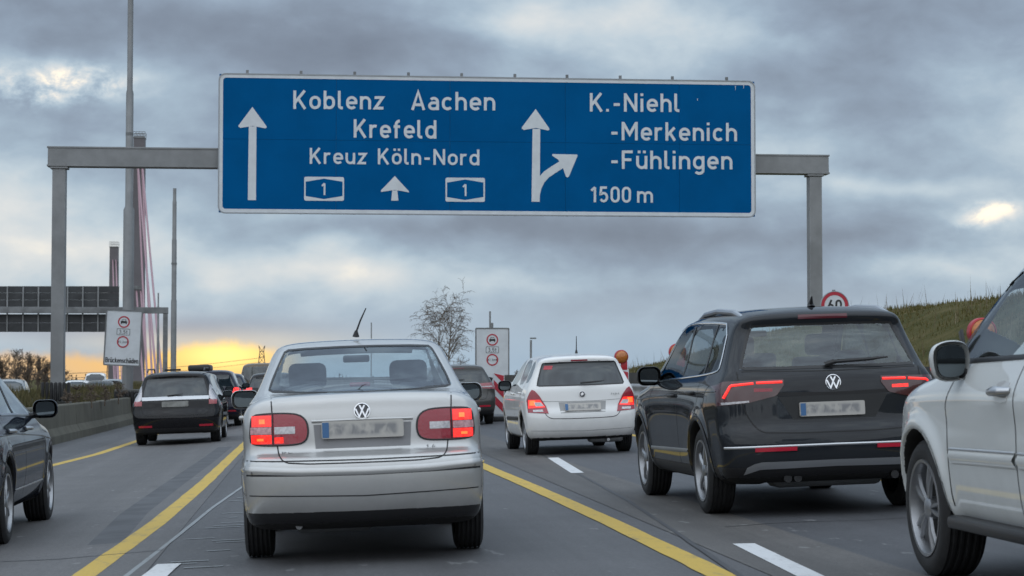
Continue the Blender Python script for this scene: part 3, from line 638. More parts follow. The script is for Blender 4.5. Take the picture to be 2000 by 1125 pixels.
strip('opposite_road', [-22.5, -17, -9.2], asphalt('asphalt_far', (.085, .084, .086)), -60, 520, zf=lambda u, y: -.30)
def soil(name, cols, sc=.5):
    m = bpy.data.materials.new(name); m.use_nodes = True; t = m.node_tree; b = t.nodes['Principled BSDF']; g = N(t, 'ShaderNodeNewGeometry').outputs['Position']
    f = Mt(t, 'ADD', Mt(t, 'MULTIPLY', noise(t, g, sc, 6, .65, .4), .7), Mt(t, 'MULTIPLY', noise(t, g, sc * 9, 4, .6), .3))
    t.links.new(ramp(t, f, [(.32 + .12 * k, c) for k, c in enumerate(cols)]), b.inputs['Base Color']); b.inputs['Roughness'].default_value = .95; b.inputs['Specular IOR Level'].default_value = .08
    bn = N(t, 'ShaderNodeBump'); bn.inputs['Strength'].default_value = .8; bn.inputs['Distance'].default_value = .08
    t.links.new(noise(t, g, sc * 14, 5, .7), bn.inputs['Height']); t.links.new(bn.outputs[0], b.inputs['Normal']); return m
GRASS_M = soil('meadow', [(.036, .038, .013), (.064, .063, .022), (.10, .086, .036), (.135, .11, .055)])
EARTH_M = soil('earth', [(.03, .028, .018), (.055, .05, .03), (.085, .075, .042), (.06, .065, .03)], .8)
# terrain: one sheet to the horizon, lower than the road
V = []; F = []; g_ = 40
gx = np.concatenate([-np.geomspace(6000, 30, 22), np.linspace(-20, 20, 5), np.geomspace(30, 6000, 22)]); gy = np.concatenate([-np.geomspace(2500, 30, 14), np.linspace(0, 60, 4), np.geomspace(90, 7500, 26)])
for y in gy:
    for x in gx: V.append((x, y, -1.6 - .3 * math.sin(x * .013) * math.cos(y * .009)))
n_ = len(gx); F = [(i * n_ + j, i * n_ + j + 1, (i + 1) * n_ + j + 1, (i + 1) * n_ + j) for i in range(len(gy) - 1) for j in range(n_ - 1)]
tag(link('ground', mesh('ground', V, F, True), GRASS_M), kind='structure')
def fb(x, y, s=1.0):               # cheap smooth unevenness
    return (math.sin(x * 1.3 * s + 1.7 * math.sin(y * .31 * s)) + math.sin(y * .83 * s + 2.1 * math.sin(x * .47 * s)) + .6 * math.sin(x * 3.1 * s + y * 2.3 * s)) / 2.6
# embankment on the right, behind the concrete wall
def hill_z(u, y):
    k = max(0, min(1, (u - 7.2) / 6.5)); k = k * k * (3 - 2 * k)
    crest = 2.78 - 1.55 * (lambda t: t * t * (3 - 2 * t))(max(0, min(1, (y - 44) / 46)))
    fall = max(0, (u - 26) / 30)
    return .75 + (crest - .75) * k + .10 * fb(u, y) * k - 2.2 * min(1, fall)
strip('embankment', [7.05, 7.6, 8.2, 9, 9.8, 10.6, 11.4, 12.2, 13, 14, 15.5, 17, 19, 22, 26, 34, 44, 60], GRASS_M, -70, 340, dy=1.6, zf=hill_z)
# raised planted strip in the median
def med_z(u, y):
    k = max(0, 1 - ((u + 7.35) / 1.75) ** 2); return -.15 + .92 * k ** .6 + .10 * fb(u * 2, y) * k
strip('median', [-9.3, -9.0, -8.6, -8.2, -7.8, -7.35, -6.9, -6.5, -6.1, -5.85, -5.7], EARTH_M, -60, 420, dy=1.2, zf=med_z)
# grass
def blades(name, n, area, zf, h, w, cols, lean=.4, clump=0):
    m = bpy.data.materials.new(name); m.use_nodes = True; t = m.node_tree; b = t.nodes['Principled BSDF']
    at = N(t, 'ShaderNodeNewGeometry'); ri = at.outputs['Random Per Island']
    t.links.new(ramp(t, ri, [(k / (len(cols) - 1), c) for k, c in enumerate(cols)]), b.inputs['Base Color']); b.inputs['Roughness'].default_value = .8; b.inputs['Specular IOR Level'].default_value = .1
    U, Yv = area(n); n = len(U); hh = h * RNG.uniform(.4, 1.3, n) * (1 + .4 * np.sin(U * 1.9) * np.sin(Yv * .7)); a = RNG.uniform(0, 6.283, n); dx, dy = np.cos(a) * w, np.sin(a) * w
    la, lm = RNG.uniform(0, 6.283, n), RNG.uniform(0, lean, n) * hh; V = np.zeros((n, 3, 3)); X = U + np.array([curve_x(y) for y in Yv]); Zv = np.array([zf(u, y) for u, y in zip(U, Yv)]) - .03
    V[:, 0] = np.stack([X - dx, Yv - dy, Zv], 1); V[:, 1] = np.stack([X + dx, Yv + dy, Zv], 1); V[:, 2] = np.stack([X + np.cos(la) * lm, Yv + np.sin(la) * lm, Zv + hh], 1)
    me = npmesh(name, V.reshape(-1, 3), np.arange(3 * n).reshape(-1, 3)); return tag(link(name, me, m), kind='stuff')
GC = [(.055, .055, .016), (.090, .082, .026), (.13, .108, .042), (.10, .09, .028), (.17, .135, .07)]
blades('grass', 60000, lambda n: (RNG.uniform(7.3, 17, n), 24 + 76 * RNG.random(n) ** 1.2), hill_z, .10, .012, GC)
blades('dry_grass', 1100, lambda n: (RNG.uniform(8, 17, n), RNG.uniform(28, 100, n)), hill_z, .45, .009, [(.20, .165, .10), (.13, .10, .06), (.26, .22, .15)], .5)
blades('median_grass', 26000, lambda n: (RNG.uniform(-8.6, -5.85, n), 22 + 110 * RNG.random(n) ** 1.4), med_z, .24, .014, [(.04, .042, .018), (.085, .075, .035), (.14, .115, .06), (.065, .07, .028)])
# markings ------------------------------------------------------------------
def paint_mat(name, base, wear=.55):
    m = bpy.data.materials.new(name); m.use_nodes = True; t = m.node_tree; b = t.nodes['Principled BSDF']; g = N(t, 'ShaderNodeNewGeometry').outputs['Position']
    f = Mt(t, 'MULTIPLY', sstep(t, .50, .70, noise(t, vmul(t, g, (3, .9, 1)), 3.0, 7, .75)), wear); f2 = sstep(t, .3, .8, noise(t, g, 45, 3, .7))
    c = mixc(t, f, base, (.13, .125, .11)); t.links.new(mixc(t, Mt(t, 'MULTIPLY', f2, .25), c, tuple(v * .6 for v in base)), b.inputs['Base Color']); b.inputs['Roughness'].default_value = .6; return m
YEL = paint_mat('marking_yellow', (.56, .375, .055)); WHT = paint_mat('marking_white', (.62, .63, .64), .3); GHOST = paint_mat('marking_ghost', (.25, .27, .28), .75)
def marking(name, pts, w, mat, dz=.0055, wob=.012, tape=0):
    """painted line through ground points (metres), its edges slightly uneven"""
    P = [Vector(p) for p in pts]; L = sum((b - a).length for a, b in zip(P, P[1:])); n = max(2, int(L / .35)); P = resample(P, n); V = []; F = []
    for i, p in enumerate(P):
        t = (P[min(i + 1, n)] - P[max(i - 1, 0)]).normalized(); q = Vector((t.y, -t.x)) * (w / 2)
        j = tape and wob * 2.0 * math.sin(int(i * .35 / tape) * 12.9)
        for sg in (-1, 1): u = p + q * (sg * (1 + random.uniform(-wob, wob) * 8 * .35)) + Vector((j, 0)); V.append((u.x, u.y, gz(u.x, u.y) + dz))
    F = [(2 * i, 2 * i + 1, 2 * i + 3, 2 * i + 2) for i in range(n)]
    return tag(link(name, mesh(name, V, F), mat), kind='structure')
def gp(*pp): return [ground(*p) for p in pp]
def ext(P, y_near, y_far):         # run a line on to nearer and farther distances
    P = list(P); a, b = P[0], P[1]; d = (b - a) / (b.y - a.y); P = [a + d * (y_near - a.y)] + P if a.y > y_near else P
    a, b = P[-2], P[-1]; d = (b - a) / (b.y - a.y)
    for y in range(int(b.y) + 8, int(y_far), 8): P.append(Vector((b.x + d.x * .35 * (y - b.y) + curve_x(y) - curve_x(b.y), y)))
    return P
marking('lane_marking_yellow', ext(gp((155, 1125), (300, 1022), (400, 941), (440, 905), (476, 872)), 6, 230), .165, YEL, tape=2.2)
marking('lane_marking_yellow', ext(gp((1420, 1125), (1180, 1012), (1040, 950), (950, 912)), 6, 230), .175, YEL, tape=3)
marking('edge_line_yellow', ext(gp((112, 902), (190, 883), (262, 860)), 8, 230), .17, YEL)
marking('edge_line_yellow', ext([Vector((5.75, 20)), Vector((5.8, 34)), Vector((5.8, 45))], 4, 230), .15, YEL)
marking('lane_marking_white', gp((1600, 1125), (1452, 1054)), .15, WHT, .0075, .004); marking('lane_marking_white', gp((1128, 919), (1080, 890)), .15, WHT, .0075, .004)
for y in (-2, -14, 40, 52, 64, 76, 88, 100): marking('lane_marking_white', [Vector((3.0 + max(0, y - 20) * .012 + curve_x(y), y)), Vector((3.0 + max(0, y - 20) * .012 + curve_x(y), y + 5))], .15, WHT, .0075, .004)
marking('lane_marking_white', gp((285, 1140), (330, 1103)), .16, WHT, .0075, .02)
marking('old_line_trace', gp((240, 1130), (350, 1045), (415, 992), (478, 948)), .035, GHOST, .0045, .03)
a_, b_ = ground(372, 1118), ground(486, 972)
for k in range(17):                # scraped remains of a removed line
    p = a_.lerp(b_, min(1, max(0, k / 16 + random.uniform(-.04, .04)))) + Vector((random.uniform(-.16, .16), 0)); w = random.uniform(.03, .17)
    marking('scrape_mark', [p + Vector((-w, 0)), p + Vector((w, .02))], random.uniform(.03, .07), GHOST, .0045, .05)
TAR = paint_mat('tar', (.045, .046, .050), .3)
marking('tar_strip', gp((205, 1060), (262, 1000), (330, 950), (400, 902), (440, 872)), .26, pm('tar_old', (.072, .074, .080), .7, var=.25, vscale=2), .0048, .006)
marking('tar_joint', gp((1450, 1122), (1330, 1040), (1227, 972), (1120, 915), (1050, 880)), .04, TAR, .0066, .06)
for px, py in ((60, 1090), (1640, 1010)):      # sealed cracks across the lanes
    p = ground(px, py); marking('sealed_crack', [p + Vector((-.9, -.1)), p + Vector((-.35, .12)), p + Vector((.2, -.05)), p + Vector((.9, .15))], .022, TAR, .0068, .12)
# concrete wall in the median, in cast lengths with open joints
def concrete(name, base):
    m = bpy.data.materials.new(name); m.use_nodes = True; t = m.node_tree; b = t.nodes['Principled BSDF']; g = N(t, 'ShaderNodeNewGeometry').outputs['Position']
    st = noise(t, vmul(t, g, (2.5, 2.5, .25)), 1.0, 5, .65, .5); bl = noise(t, g, .8, 6, .7)
    f = Mt(t, 'ADD', Mt(t, 'MULTIPLY', st, .5), Mt(t, 'MULTIPLY', bl, .5))
    t.links.new(ramp(t, f, [(.30, tuple(v * .55 for v in base)), (.5, base), (.68, tuple(v * 1.35 for v in base))]), b.inputs['Base Color']); b.inputs['Roughness'].default_value = .85
    bn = N(t, 'ShaderNodeBump'); bn.inputs['Strength'].default_value = .3; t.links.new(noise(t, g, 22, 5, .7), bn.inputs['Height']); t.links.new(bn.outputs[0], b.inputs['Normal']); return m
CONC = concrete('concrete', (.105, .10, .078)); CONC_R = concrete('concrete_grey', (.16, .16, .15)); CONC_D = concrete('concrete_dark', (.05, .046, .04))
def barrier(name, label, u, y0, y1, prof, mat, seg=6.0, extra=None):
    root = thing(name, label, 'wall', (u + curve_x(y0), y0, 0)); y = y0
    while y < y1:
        ya, yb = y + .012, min(y + seg, y1) - .012; V = []
        for yy in (ya, yb):
            xx = u + curve_x(yy)
            for a, b in prof: V.append((xx + a - root.location.x, yy - y0, gz(xx, yy) + b + .01 * fb(yy, 3.0)))
        n = len(prof); F = [tuple(range(n)), tuple(range(2 * n - 1, n - 1, -1))] + [(i, i + n, (i + 1) % n + n, (i + 1) % n) for i in range(n)]
        mb = MB().add(V, F); link('wall_segment', mb.me('wall_segment'), mat, root); y += seg
    return root
barrier('concrete_wall', 'grey-green concrete wall along the planted median on the left', -5.55, 2, 180, [(.20, -.3), (.16, .18), (.06, .34), (.03, .80), (.01, .83), (-.13, .83), (-.14, -.3)], CONC)
wall_r = barrier('concrete_wall', 'low grey concrete wall below the grassy embankment on the right', 6.95, -10, 200, [(-.12, -.3), (-.10, .86), (.14, .86), (.14, -.3)], CONC_R)
top_r = barrier('retaining_wall', 'dark brown retaining edge between guard rail and grassy embankment', 7.20, -10, 200, [(-.08, .5), (-.08, 1.10), (.10, 1.10), (.10, .5)], CONC_D)
# steel guard rail in front of the right wall
gr = thing('guard_rail', 'galvanised steel guard rail on the right in front of the concrete wall', 'guard rail', (6.62, 0, 0))
def rail(y0, y1):
    prof = [(-.04, .60), (-.075, .635), (-.075, .67), (-.03, .71), (-.03, .77), (-.075, .81), (-.075, .85), (-.04, .885)]; V = []; ys = list(np.linspace(y0, y1, 4))
    for y in ys:
        for a, b in prof: V.append((curve_x(y) + a, y, gz(6.6 + curve_x(y), y) + b))
    n = len(prof); F = [(i * n + j, i * n + j + 1, (i + 1) * n + j + 1, (i + 1) * n + j) for i in range(len(ys) - 1) for j in range(n - 1)]
    return mesh('rail_beam', V, F, True)
RAILS = pm('rail_steel', (.36, .37, .38), .5, .35, var=.25, vscale=2)
for k in range(-2, 12): link('rail_beam', rail(k * 12 + .01, k * 12 + 11.99), RAILS, gr)
post_me = MB().box((0, 0, .38), (.07, .10, .84)).me('rail_post'); post_me.materials.append(RAILS)
for k in range(0, 50): y = -4 + k * 2.0 + 1; link('rail_post', post_me, None, gr, (.03 + curve_x(y), y, gz(6.6 + curve_x(y), y)))
# ------------------------------------------------------------------ the silver saloon in the middle lane
def paint(name, base, metal=.0, rough=.35, dirt=.35): return pm(name, base, rough, metal, 1.0 if max(base) > .2 else .75, dirt=dirt, coat_rough=.04)
SILVER = paint('paint_silver', (.52, .52, .515), .58, .30, .20)
GLASS_REAR = glass_mat('glass_tinted', (.70, .79, .81), 1.0, .10)
GLASS_DARK = glass_mat('glass_privacy', (.10, .13, .15), 1.0, .07)
GLASS = glass_mat('glass_clear', (.90, .94, .94), 1.0, .05)
OPAQUE = pm('glass_opaque', (.012, .02, .026), .05, 0, 0, spec=.9)
REARC = lambda c, n: c[:, 1] < -.42
def mir(P, s): return [(a * s, b) for a, b in P]
def build_polo():
    sp = dict(vox=.018, wb=2.46, wr=.302, tw=.19, arch=.345, belt=1.03, bend=(.13, .22), bend4=.20, crown=.045, taper=(.03, .05), nose=(.035, .10), round=.10, liner=True, flare=.012,
        side=[(-.62, .20), (-.76, .215), (-.88, .27), (-.94, .37), (-.958, .45), (-.965, .56), (-.955, .64), (-.925, .685), (-.86, .705), (-.83, .72), (-.825, .85), (-.815, .95), (-.80, .99), (-.80, 1.045), (-.76, 1.075), (-.66, 1.083), (-.40, 1.09), (-.30, 1.11), (.28, 1.40), (.42, 1.445), (.75, 1.467), (1.15, 1.465), (1.45, 1.43), (1.70, 1.36), (2.36, 1.04), (2.46, 1.0), (3.0, .92), (3.18, .80), (3.25, .6), (3.25, .3), (3.1, .2), (1.2, .18)],
        sec=[(0, .17), (.62, .17), (.73, .22), (.765, .32), (.785, .5), (.788, .62), (.775, .69), (.778, .85), (.775, .94), (.75, 1.01), (.70, 1.075), (.665, 1.16), (.595, 1.36), (.555, 1.43), (.45, 1.47), (.25, 1.485), (0, 1.49)])
    c = Car(sp); root = place_car('saloon_car', 'silver four door saloon with red tail lights, nearest car in the middle lane', 'car', 714, 13.85, 655, sp)
    rw = [(-.605, 1.118), (-.585, 1.098), (0, 1.088), (.585, 1.098), (.605, 1.118), (.505, 1.365), (.485, 1.382), (0, 1.392), (-.485, 1.382), (-.505, 1.365)]
    ws = [(-.62, 1.06), (.62, 1.06), (.53, 1.37), (.48, 1.39), (-.48, 1.39), (-.53, 1.37)]
    c.region('rear_window', 'rear', rw, cut=True, smooth=1); c.region('windscreen', 'front', ws, cut=True, smooth=1)
    w1 = [(.10, 1.08), (.88, 1.07), (.86, 1.40), (.55, 1.40), (.40, 1.36)]; w2 = [(.93, 1.07), (2.1, 1.03), (2.12, 1.06), (1.60, 1.36), (1.40, 1.40), (.92, 1.40)]
    for sd in ('left', 'right'):
        c.region('side_window', sd, w1, cut=True, smooth=1); c.region('side_window', sd, w2, cut=True, smooth=1)
    lid = [(-.575, 1.06), (-.57, .95), (-.545, .78), (-.53, .68), (-.46, .645), (0, .642), (.46, .645), (.53, .68), (.545, .78), (.57, .95), (.575, 1.06), (.55, 1.08), (-.55, 1.08)]
    c.region('boot_lid', 'rear', lid, smooth=1)
    c.region('rear_bumper', 'rear', [(-.95, .34), (.95, .34), (.95, .675), (0, .66), (-.95, .675)], smooth=0, cond=REARC)
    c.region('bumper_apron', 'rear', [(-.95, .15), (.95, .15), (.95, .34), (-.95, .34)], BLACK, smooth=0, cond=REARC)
    d1 = [(.05, .35), (.05, .8), (-.02, 1.02), (.90, 1.04), (.90, .30), (.40, .30)]; d2 = [(.93, .30), (.93, 1.04), (2.05, 1.02), (2.02, .30)]
    for sd in ('left', 'right'): c.region('door', sd, d1); c.region('door', sd, d2)
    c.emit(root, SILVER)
    # glass, seals
    c.patch('rear_window', 'rear', [(-.505, 1.367), (-.485, 1.384), (0, 1.394), (.485, 1.384), (.505, 1.367)], [(-.61, 1.114), (-.585, 1.095), (0, 1.085), (.585, 1.095), (.61, 1.114)], GLASS_REAR, 24, 8, .001, 0)
    c.ribbon('window_seal', 'rear', rw, .013, BLACK, .003, closed=True, sm=1)
    c.patch('windscreen', 'front', [(-.54, 1.38), (.54, 1.38)], [(-.63, 1.05), (.63, 1.05)], GLASS, 16, 6, .001, 0)
    for sd, vw in ((1, 'right'), (-1, 'left')):
        c.patch('side_window', vw, [(.39, 1.375), (.55, 1.40), (.87, 1.40)], [(.10, 1.07), (.89, 1.06)], GLASS, 10, 6, .001, 0); c.patch('side_window', vw, [(.91, 1.40), (1.45, 1.40), (1.6, 1.37)], [(.92, 1.06), (2.12, 1.03)], GLASS, 10, 6, .001, 0)
        c.ribbon('body_side_moulding', vw, [(.1, .60), (1.9, .59)], .05, SILVER, .004, .012)
        o = link('door_handle', rbox((0, 0, 0), (.04, .17, .03), .012), SILVER, root, (sd * .80, .15, .93)); link('door_handle', o.data, None, root, (sd * .80, 1.05, .92))
    c.ribbon('panel_gap', 'rear', lid[:11], .008, SEAM, .0018, sm=1, step=.02)
    c.ribbon('panel_gap', 'rear', [(-.80, .672), (-.55, .665), (0, .660), (.55, .665), (.80, .672)], .007, SEAM, .002)
    c.ribbon('bumper_groove', 'rear', [(-.80, .583), (-.4, .575), (0, .570), (.4, .575), (.80, .583)], .012, SEAM, .002)
    c.ribbon('bumper_moulding', 'rear', [(-.80, .618), (-.4, .595), (0, .590), (.4, .595), (.80, .618)], .05, SILVER, .001, .014)
    c.ribbon('bumper_crease', 'rear', [(-.78, .455), (0, .435), (.78, .455)], .007, SEAM, .002)
    c.ribbon('boot_lid_lip', 'rear', [(-.55, 1.045), (-.3, 1.057), (0, 1.06), (.3, 1.057), (.55, 1.045)], .05, SILVER, .0, .012)
    for s in (1, -1):
        T = [(.705, 0.898), (.695, 0.953), (.62, 0.963), (.48, 0.963), (.40, 0.953), (.355, 0.918), (.345, 0.868)]; B = [(.71, 0.808), (.70, 0.773), (.62, 0.763), (.48, 0.763), (.40, 0.768), (.36, 0.788), (.345, 0.828)]
        L = c.patch('tail_light', 'rear', mir(T, s), mir(B, s), RED_DARK, 24, 8, .010, .03)
        def q(nm, x0, x1, z0, z1, m, o=.0125, r=.0): c.patch(nm, 'rear', mir([(x0, z1), (x1, z1)], s), mir([(x0, z0), (x1, z0)], s), m, 6, 4, o, .004, L)
        q('brake_lamp', .575, .695, 0.883, 0.950, RED_LIT); q('brake_lamp', .575, .70, 0.774, 0.830, RED_LIT); q('bulb_glow', .615, .65, 0.900, 0.928, RED_HOT, .0145); q('bulb_glow', .625, .665, 0.792, 0.808, RED_HOT, .0145)
        q('clear_lens', .575, .705, 0.834, 0.879, pm('lens_pink', (.55, .30, .32), .2, 0, .8, var=.3, vscale=50)); q('reversing_lens', .425, .555, 0.834, 0.879, LENS_CLEAR); q('fog_lens', .50, .555, 0.776, 0.813, RED_LIT if s < 0 else RED_DARK)
        c.ribbon('lens_divider', 'rear', mir([(.566, 0.768), (.564, 0.958)], s), .007, SEAM, .013, parent=L)
        c.ribbon('lens_border', 'rear', mir(T + B[::-1], s), .012, BLACK, .009, .004, closed=True, sm=1, step=.02, parent=L)
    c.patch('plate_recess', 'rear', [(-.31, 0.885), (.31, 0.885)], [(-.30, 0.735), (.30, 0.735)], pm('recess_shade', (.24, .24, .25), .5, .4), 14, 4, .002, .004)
    c.plate('rear', 0, .848); c.ribbon('grip_strip', 'rear', [(-.32, 0.906), (0, 0.909), (.32, 0.906)], .022, SILVER, .002, .022)
    c.badge('vw', 'rear', 0, .962, .052)
    c.lettering('POLO', 'rear', -.515, .705, .034, .15, STEEL_DK); c.lettering('1.4', 'rear', .40, .712, .030, .06, STEEL_DK)
    for s in (1, -1): mirror_pod(root, s * .745, 1.72, 1.04, s, .20, .135, SILVER, .11)
    link('aerial', MB().tube([(0, 0, 0), (0, -.012, .04)], [.025, .010], 10).tube([(0, -.01, .03), (.022, -.04, .11), (.055, -.07, .20)], [.007, .006, .004], 8).me('aerial', True), BLACK, root, (-.01, .52, 1.465), (0, R(6), 0))
    link('exhaust', MB().tube([(0, 0, 0), (0, .5, -.02)], .022, 12).me('exhaust', True), STEEL_DK, root, (-.42, -.80, .25)); link('muffler', rbox((0, 0, 0), (.5, .28, .12), .05), STEEL_DK, root, (-.2, -.5, .25))
    cabin(root, .95, .02, 1.2, .50, 1.10); c.wheels('five', .79)
    # third brake light behind the glass
    link('high_brake_light', rbox((0, 0, 0), (.14, .03, .03), .01), RED_DARK, root, (0, -.14, 1.13))
    return root
build_polo()
# ------------------------------------------------------------------ the dark grey off-roader with its lit light bars
DKGREY = paint('paint_dark_grey', (.021, .024, .029), .15, .35, .16)
def build_suv():
    sp = dict(vox=.019, wb=2.68, wr=.352, tw=.225, arch=.405, belt=1.12, bend=(.10, .22), bend4=.14, crown=.04, taper=(.05, .0), nose=(.035, .10), round=.09, liner=True, flare=.016,
        side=[(-.62, .26), (-.76, .28), (-.86, .36), (-.895, .46), (-.90, .58), (-.885, .68), (-.855, .73), (-.85, .80), (-.842, .98), (-.83, 1.10), (-.80, 1.165), (-.74, 1.22), (-.56, 1.49), (-.62, 1.565), (-.60, 1.605), (-.48, 1.64), (-.2, 1.675), (.4, 1.697), (1.0, 1.687), (1.35, 1.63), (1.6, 1.545), (2.3, 1.13), (2.45, 1.08), (3.1, 1.0), (3.4, .90), (3.52, .72), (3.56, .5), (3.45, .28), (3.2, .22), (1.3, .21)],
        sec=[(0, .2), (.66, .2), (.80, .25), (.88, .34), (.903, .5), (.912, .7), (.918, .84), (.912, .95), (.90, 1.03), (.865, 1.10), (.815, 1.2), (.735, 1.50), (.685, 1.60), (.56, 1.66), (.3, 1.69), (0, 1.70)],
        lip=False, bulge=[(0, .62, .5, .22, .015), (2.68, .62, .5, .22, .015)])
    c = Car(sp); root = place_car('off_road_car', 'dark grey off-roader with thin lit red light bars in the right lane', 'car', 1582, 16.9, 548, sp)
    rw = [(-.70, 1.185), (-.69, 1.168), (.69, 1.168), (.70, 1.185), (.575, 1.495), (.56, 1.51), (-.56, 1.51), (-.575, 1.495)]
    ws = [(-.70, 1.13), (.70, 1.13), (.60, 1.52), (.55, 1.56), (-.55, 1.56), (-.60, 1.52)]
    c.region('rear_window', 'rear', rw, cut=True, smooth=1); c.region('windscreen', 'front', ws, cut=True, smooth=1)
    wins = [[(-.42, 1.175), (.00, 1.145), (.04, 1.52), (-.30, 1.515)], [(.05, 1.14), (.85, 1.12), (.85, 1.555), (.09, 1.53)], [(.92, 1.12), (1.95, 1.09), (1.98, 1.14), (1.42, 1.50), (1.25, 1.55), (.92, 1.557)]]
    sh = [([(-.30, 1.512), (.03, 1.52)], [(-.43, 1.17), (.00, 1.14)]), ([(.09, 1.53), (.86, 1.557)], [(.05, 1.135), (.86, 1.115)]), ([(.91, 1.557), (1.25, 1.55), (1.42, 1.50)], [(.91, 1.115), (1.98, 1.085)])]
    for sd in ('left', 'right'):
        for w in wins: c.region('side_window', sd, w, cut=True, smooth=1)
    lid = [(-.735, 1.15), (-.73, 1.00), (-.70, .84), (-.62, .70), (-.54, .66), (.54, .66), (.62, .70), (.70, .84), (.73, 1.00), (.735, 1.15), (.60, 1.53), (-.60, 1.53)]
    c.region('tailgate', 'rear', lid, smooth=1)
    c.region('rear_bumper', 'rear', [(-1, .40), (1, .40), (1, .64), (-1, .64)], smooth=0, cond=REARC)
    c.region('bumper_apron', 'rear', [(-1, .15), (1, .15), (1, .40), (-1, .40)], BLACK, smooth=0, cond=REARC)
    d1 = [(.10, .42), (.12, .7), (.02, .95), (.04, 1.10), (.88, 1.09), (.88, .36), (.42, .36)]; d2 = [(.91, .36), (.91, 1.09), (2.0, 1.06), (2.22, .9), (2.20, .36)]
    for sd in ('left', 'right'): c.region('door', sd, d1); c.region('door', sd, d2)
    c.emit(root, DKGREY)
    c.patch('rear_window', 'rear', [(-.57, 1.512), (.57, 1.512)], [(-.71, 1.165), (.71, 1.165)], GLASS_SUV, 20, 8, .001, 0)
    c.ribbon('window_seal', 'rear', rw, .022, BLACK, .003, closed=True, sm=1)
    c.patch('windscreen', 'front', [(-.58, 1.55), (.58, 1.55)], [(-.71, 1.12), (.71, 1.12)], GLASS, 16, 6, .001, 0)
    c.patch('high_brake_light', 'rear', [(-.20, 1.585), (.20, 1.585)], [(-.20, 1.553), (.20, 1.553)], pm('lens_dark_red', (.10, .01, .02), .15, coat=1), 12, 2, .006, .006)
    for sd, vw in ((1, 'right'), (-1, 'left')):
        for T, B in sh: c.patch('side_window', vw, T, B, GLASS_SIDE, 10, 6, .001, 0)
        c.ribbon('window_trim', vw, [(1.98, 1.075), (.9, 1.105), (.0, 1.13), (-.43, 1.155), (-.45, 1.19), (-.31, 1.53), (.1, 1.555), (.9, 1.578), (1.25, 1.572), (1.45, 1.515)], .017, CHROME, .004, .006, sm=1)
        for w in wins[:2]: c.ribbon('window_pillar', vw, [(w[1][0] + .025, 1.13), (w[2][0] + .03, 1.54)], .05, BLACK, .004)
        c.ribbon('door_moulding', vw, [(.42, .50), (2.2, .47)], .035, STEEL, .003, .008); c.ribbon('sill_cladding', vw, [(.40, .33), (2.25, .32)], .10, BLACK, .003, .006)
        for yw in (0, 2.68): c.ribbon('arch_trim', vw, [(yw + .425 * math.cos(R(a)), .352 + .425 * math.sin(R(a))) for a in range(-8, 189, 8)], .055, DKGREY, .004, .010)
        c.ribbon('shoulder_crease', vw, [(-.6, 1.0), (.6, .985), (2.2, .93), (3.0, .90)], .012, DKGREY, .001, .006)
        for d in (d1, d2): c.ribbon('panel_gap', vw, [d[0], d[1], d[2], d[3]] if d is d1 else [d[0], d[1]], .007, SEAM, .002)
        c.ribbon('panel_gap', vw, [d2[2], d2[3], d2[4]], .007, SEAM, .002)
        o = link('door_handle', rbox((0, 0, 0), (.045, .2, .03), .012), BLACK, root, (sd * .915, .28, .985)); link('door_handle', o.data, None, root, (sd * .92, 1.1, .955))
        rl = link('roof_rail', MB().tube([(sd * .60, -.46, 1.54), (sd * .60, -.36, 1.59), (sd * .60, -.1, 1.632), (sd * .60, .5, 1.66), (sd * .60, 1.0, 1.648), (sd * .605, 1.25, 1.60), (sd * .61, 1.33, 1.55)], [.012, .018, .024, .024, .024, .02, .014], 8).me('roof_rail', True), CHROME_SATIN, root)
    c.ribbon('panel_gap', 'rear', lid[:10], .009, SEAM, .002, sm=1, step=.02)
    c.ribbon('tailgate_crease', 'rear', [(-.50, .985), (-.44, .965), (0, .955), (.44, .965), (.50, .985)], .03, SEAM, .0015)
    c.ribbon('tailgate_crease', 'rear', [(-.70, 1.150), (0, 1.135), (.70, 1.150)], .008, SEAM, .0015)
    c.patch('plate_recess', 'rear', [(-.44, .945), (.44, .945)], [(-.33, .765), (.33, .765)], pm('recess_dark', (.012, .013, .014), .4), 14, 4, .002, .004)
    c.plate('rear', -.02, .84); c.badge('vw', 'rear', 0, 1.045, .062)
    c.ribbon('bumper_chrome_strip', 'rear', [(-.86, .555), (-.5, .560), (0, .563), (.5, .560), (.86, .555)], .020, CHROME_SATIN, .003, .008)
    c.patch('bumper_reflector', 'rear', [(-.64, .553), (-.32, .556)], [(-.64, .522), (-.32, .525)], RED_REFL, 8, 2, .010, .012); c.patch('bumper_reflector', 'rear', [(.32, .556), (.64, .553)], [(.32, .525), (.64, .522)], RED_REFL, 8, 2, .010, .012)
    c.patch('skid_trim', 'rear', [(-.70, .40), (-.62, .44), (0, .445), (.62, .44), (.70, .40)], [(-.72, .345), (-.60, .385), (0, .395), (.60, .385), (.72, .345)], CHROME_SATIN, 24, 3, .006, .012)
    for s in (1, -1):
        T = [(.885, 1.04), (.84, 1.075), (.39, 1.083)]; B = [(.89, .885), (.66, .905), (.45, .955), (.39, 1.035)]
        L = c.patch('tail_light', 'rear', mir(T, s), mir(B, s), pm('lens_smoked', (.06, .012, .016), .12, coat=1), 24, 8, .006, .02)
        for seg in ([(.60, 1.058), (.40, 1.060)], [(.845, .945), (.79, 1.043), (.62, 1.056)]): c.ribbon('light_bar', 'rear', mir(seg, s), .019, RED_LIT, .009, .004, step=.02, parent=L)
        c.patch('reversing_lens', 'rear', mir([(.66, .922), (.86, .912)], s), mir([(.66, .908), (.86, .893)], s), LENS_CLEAR, 6, 2, .009, .004, L)
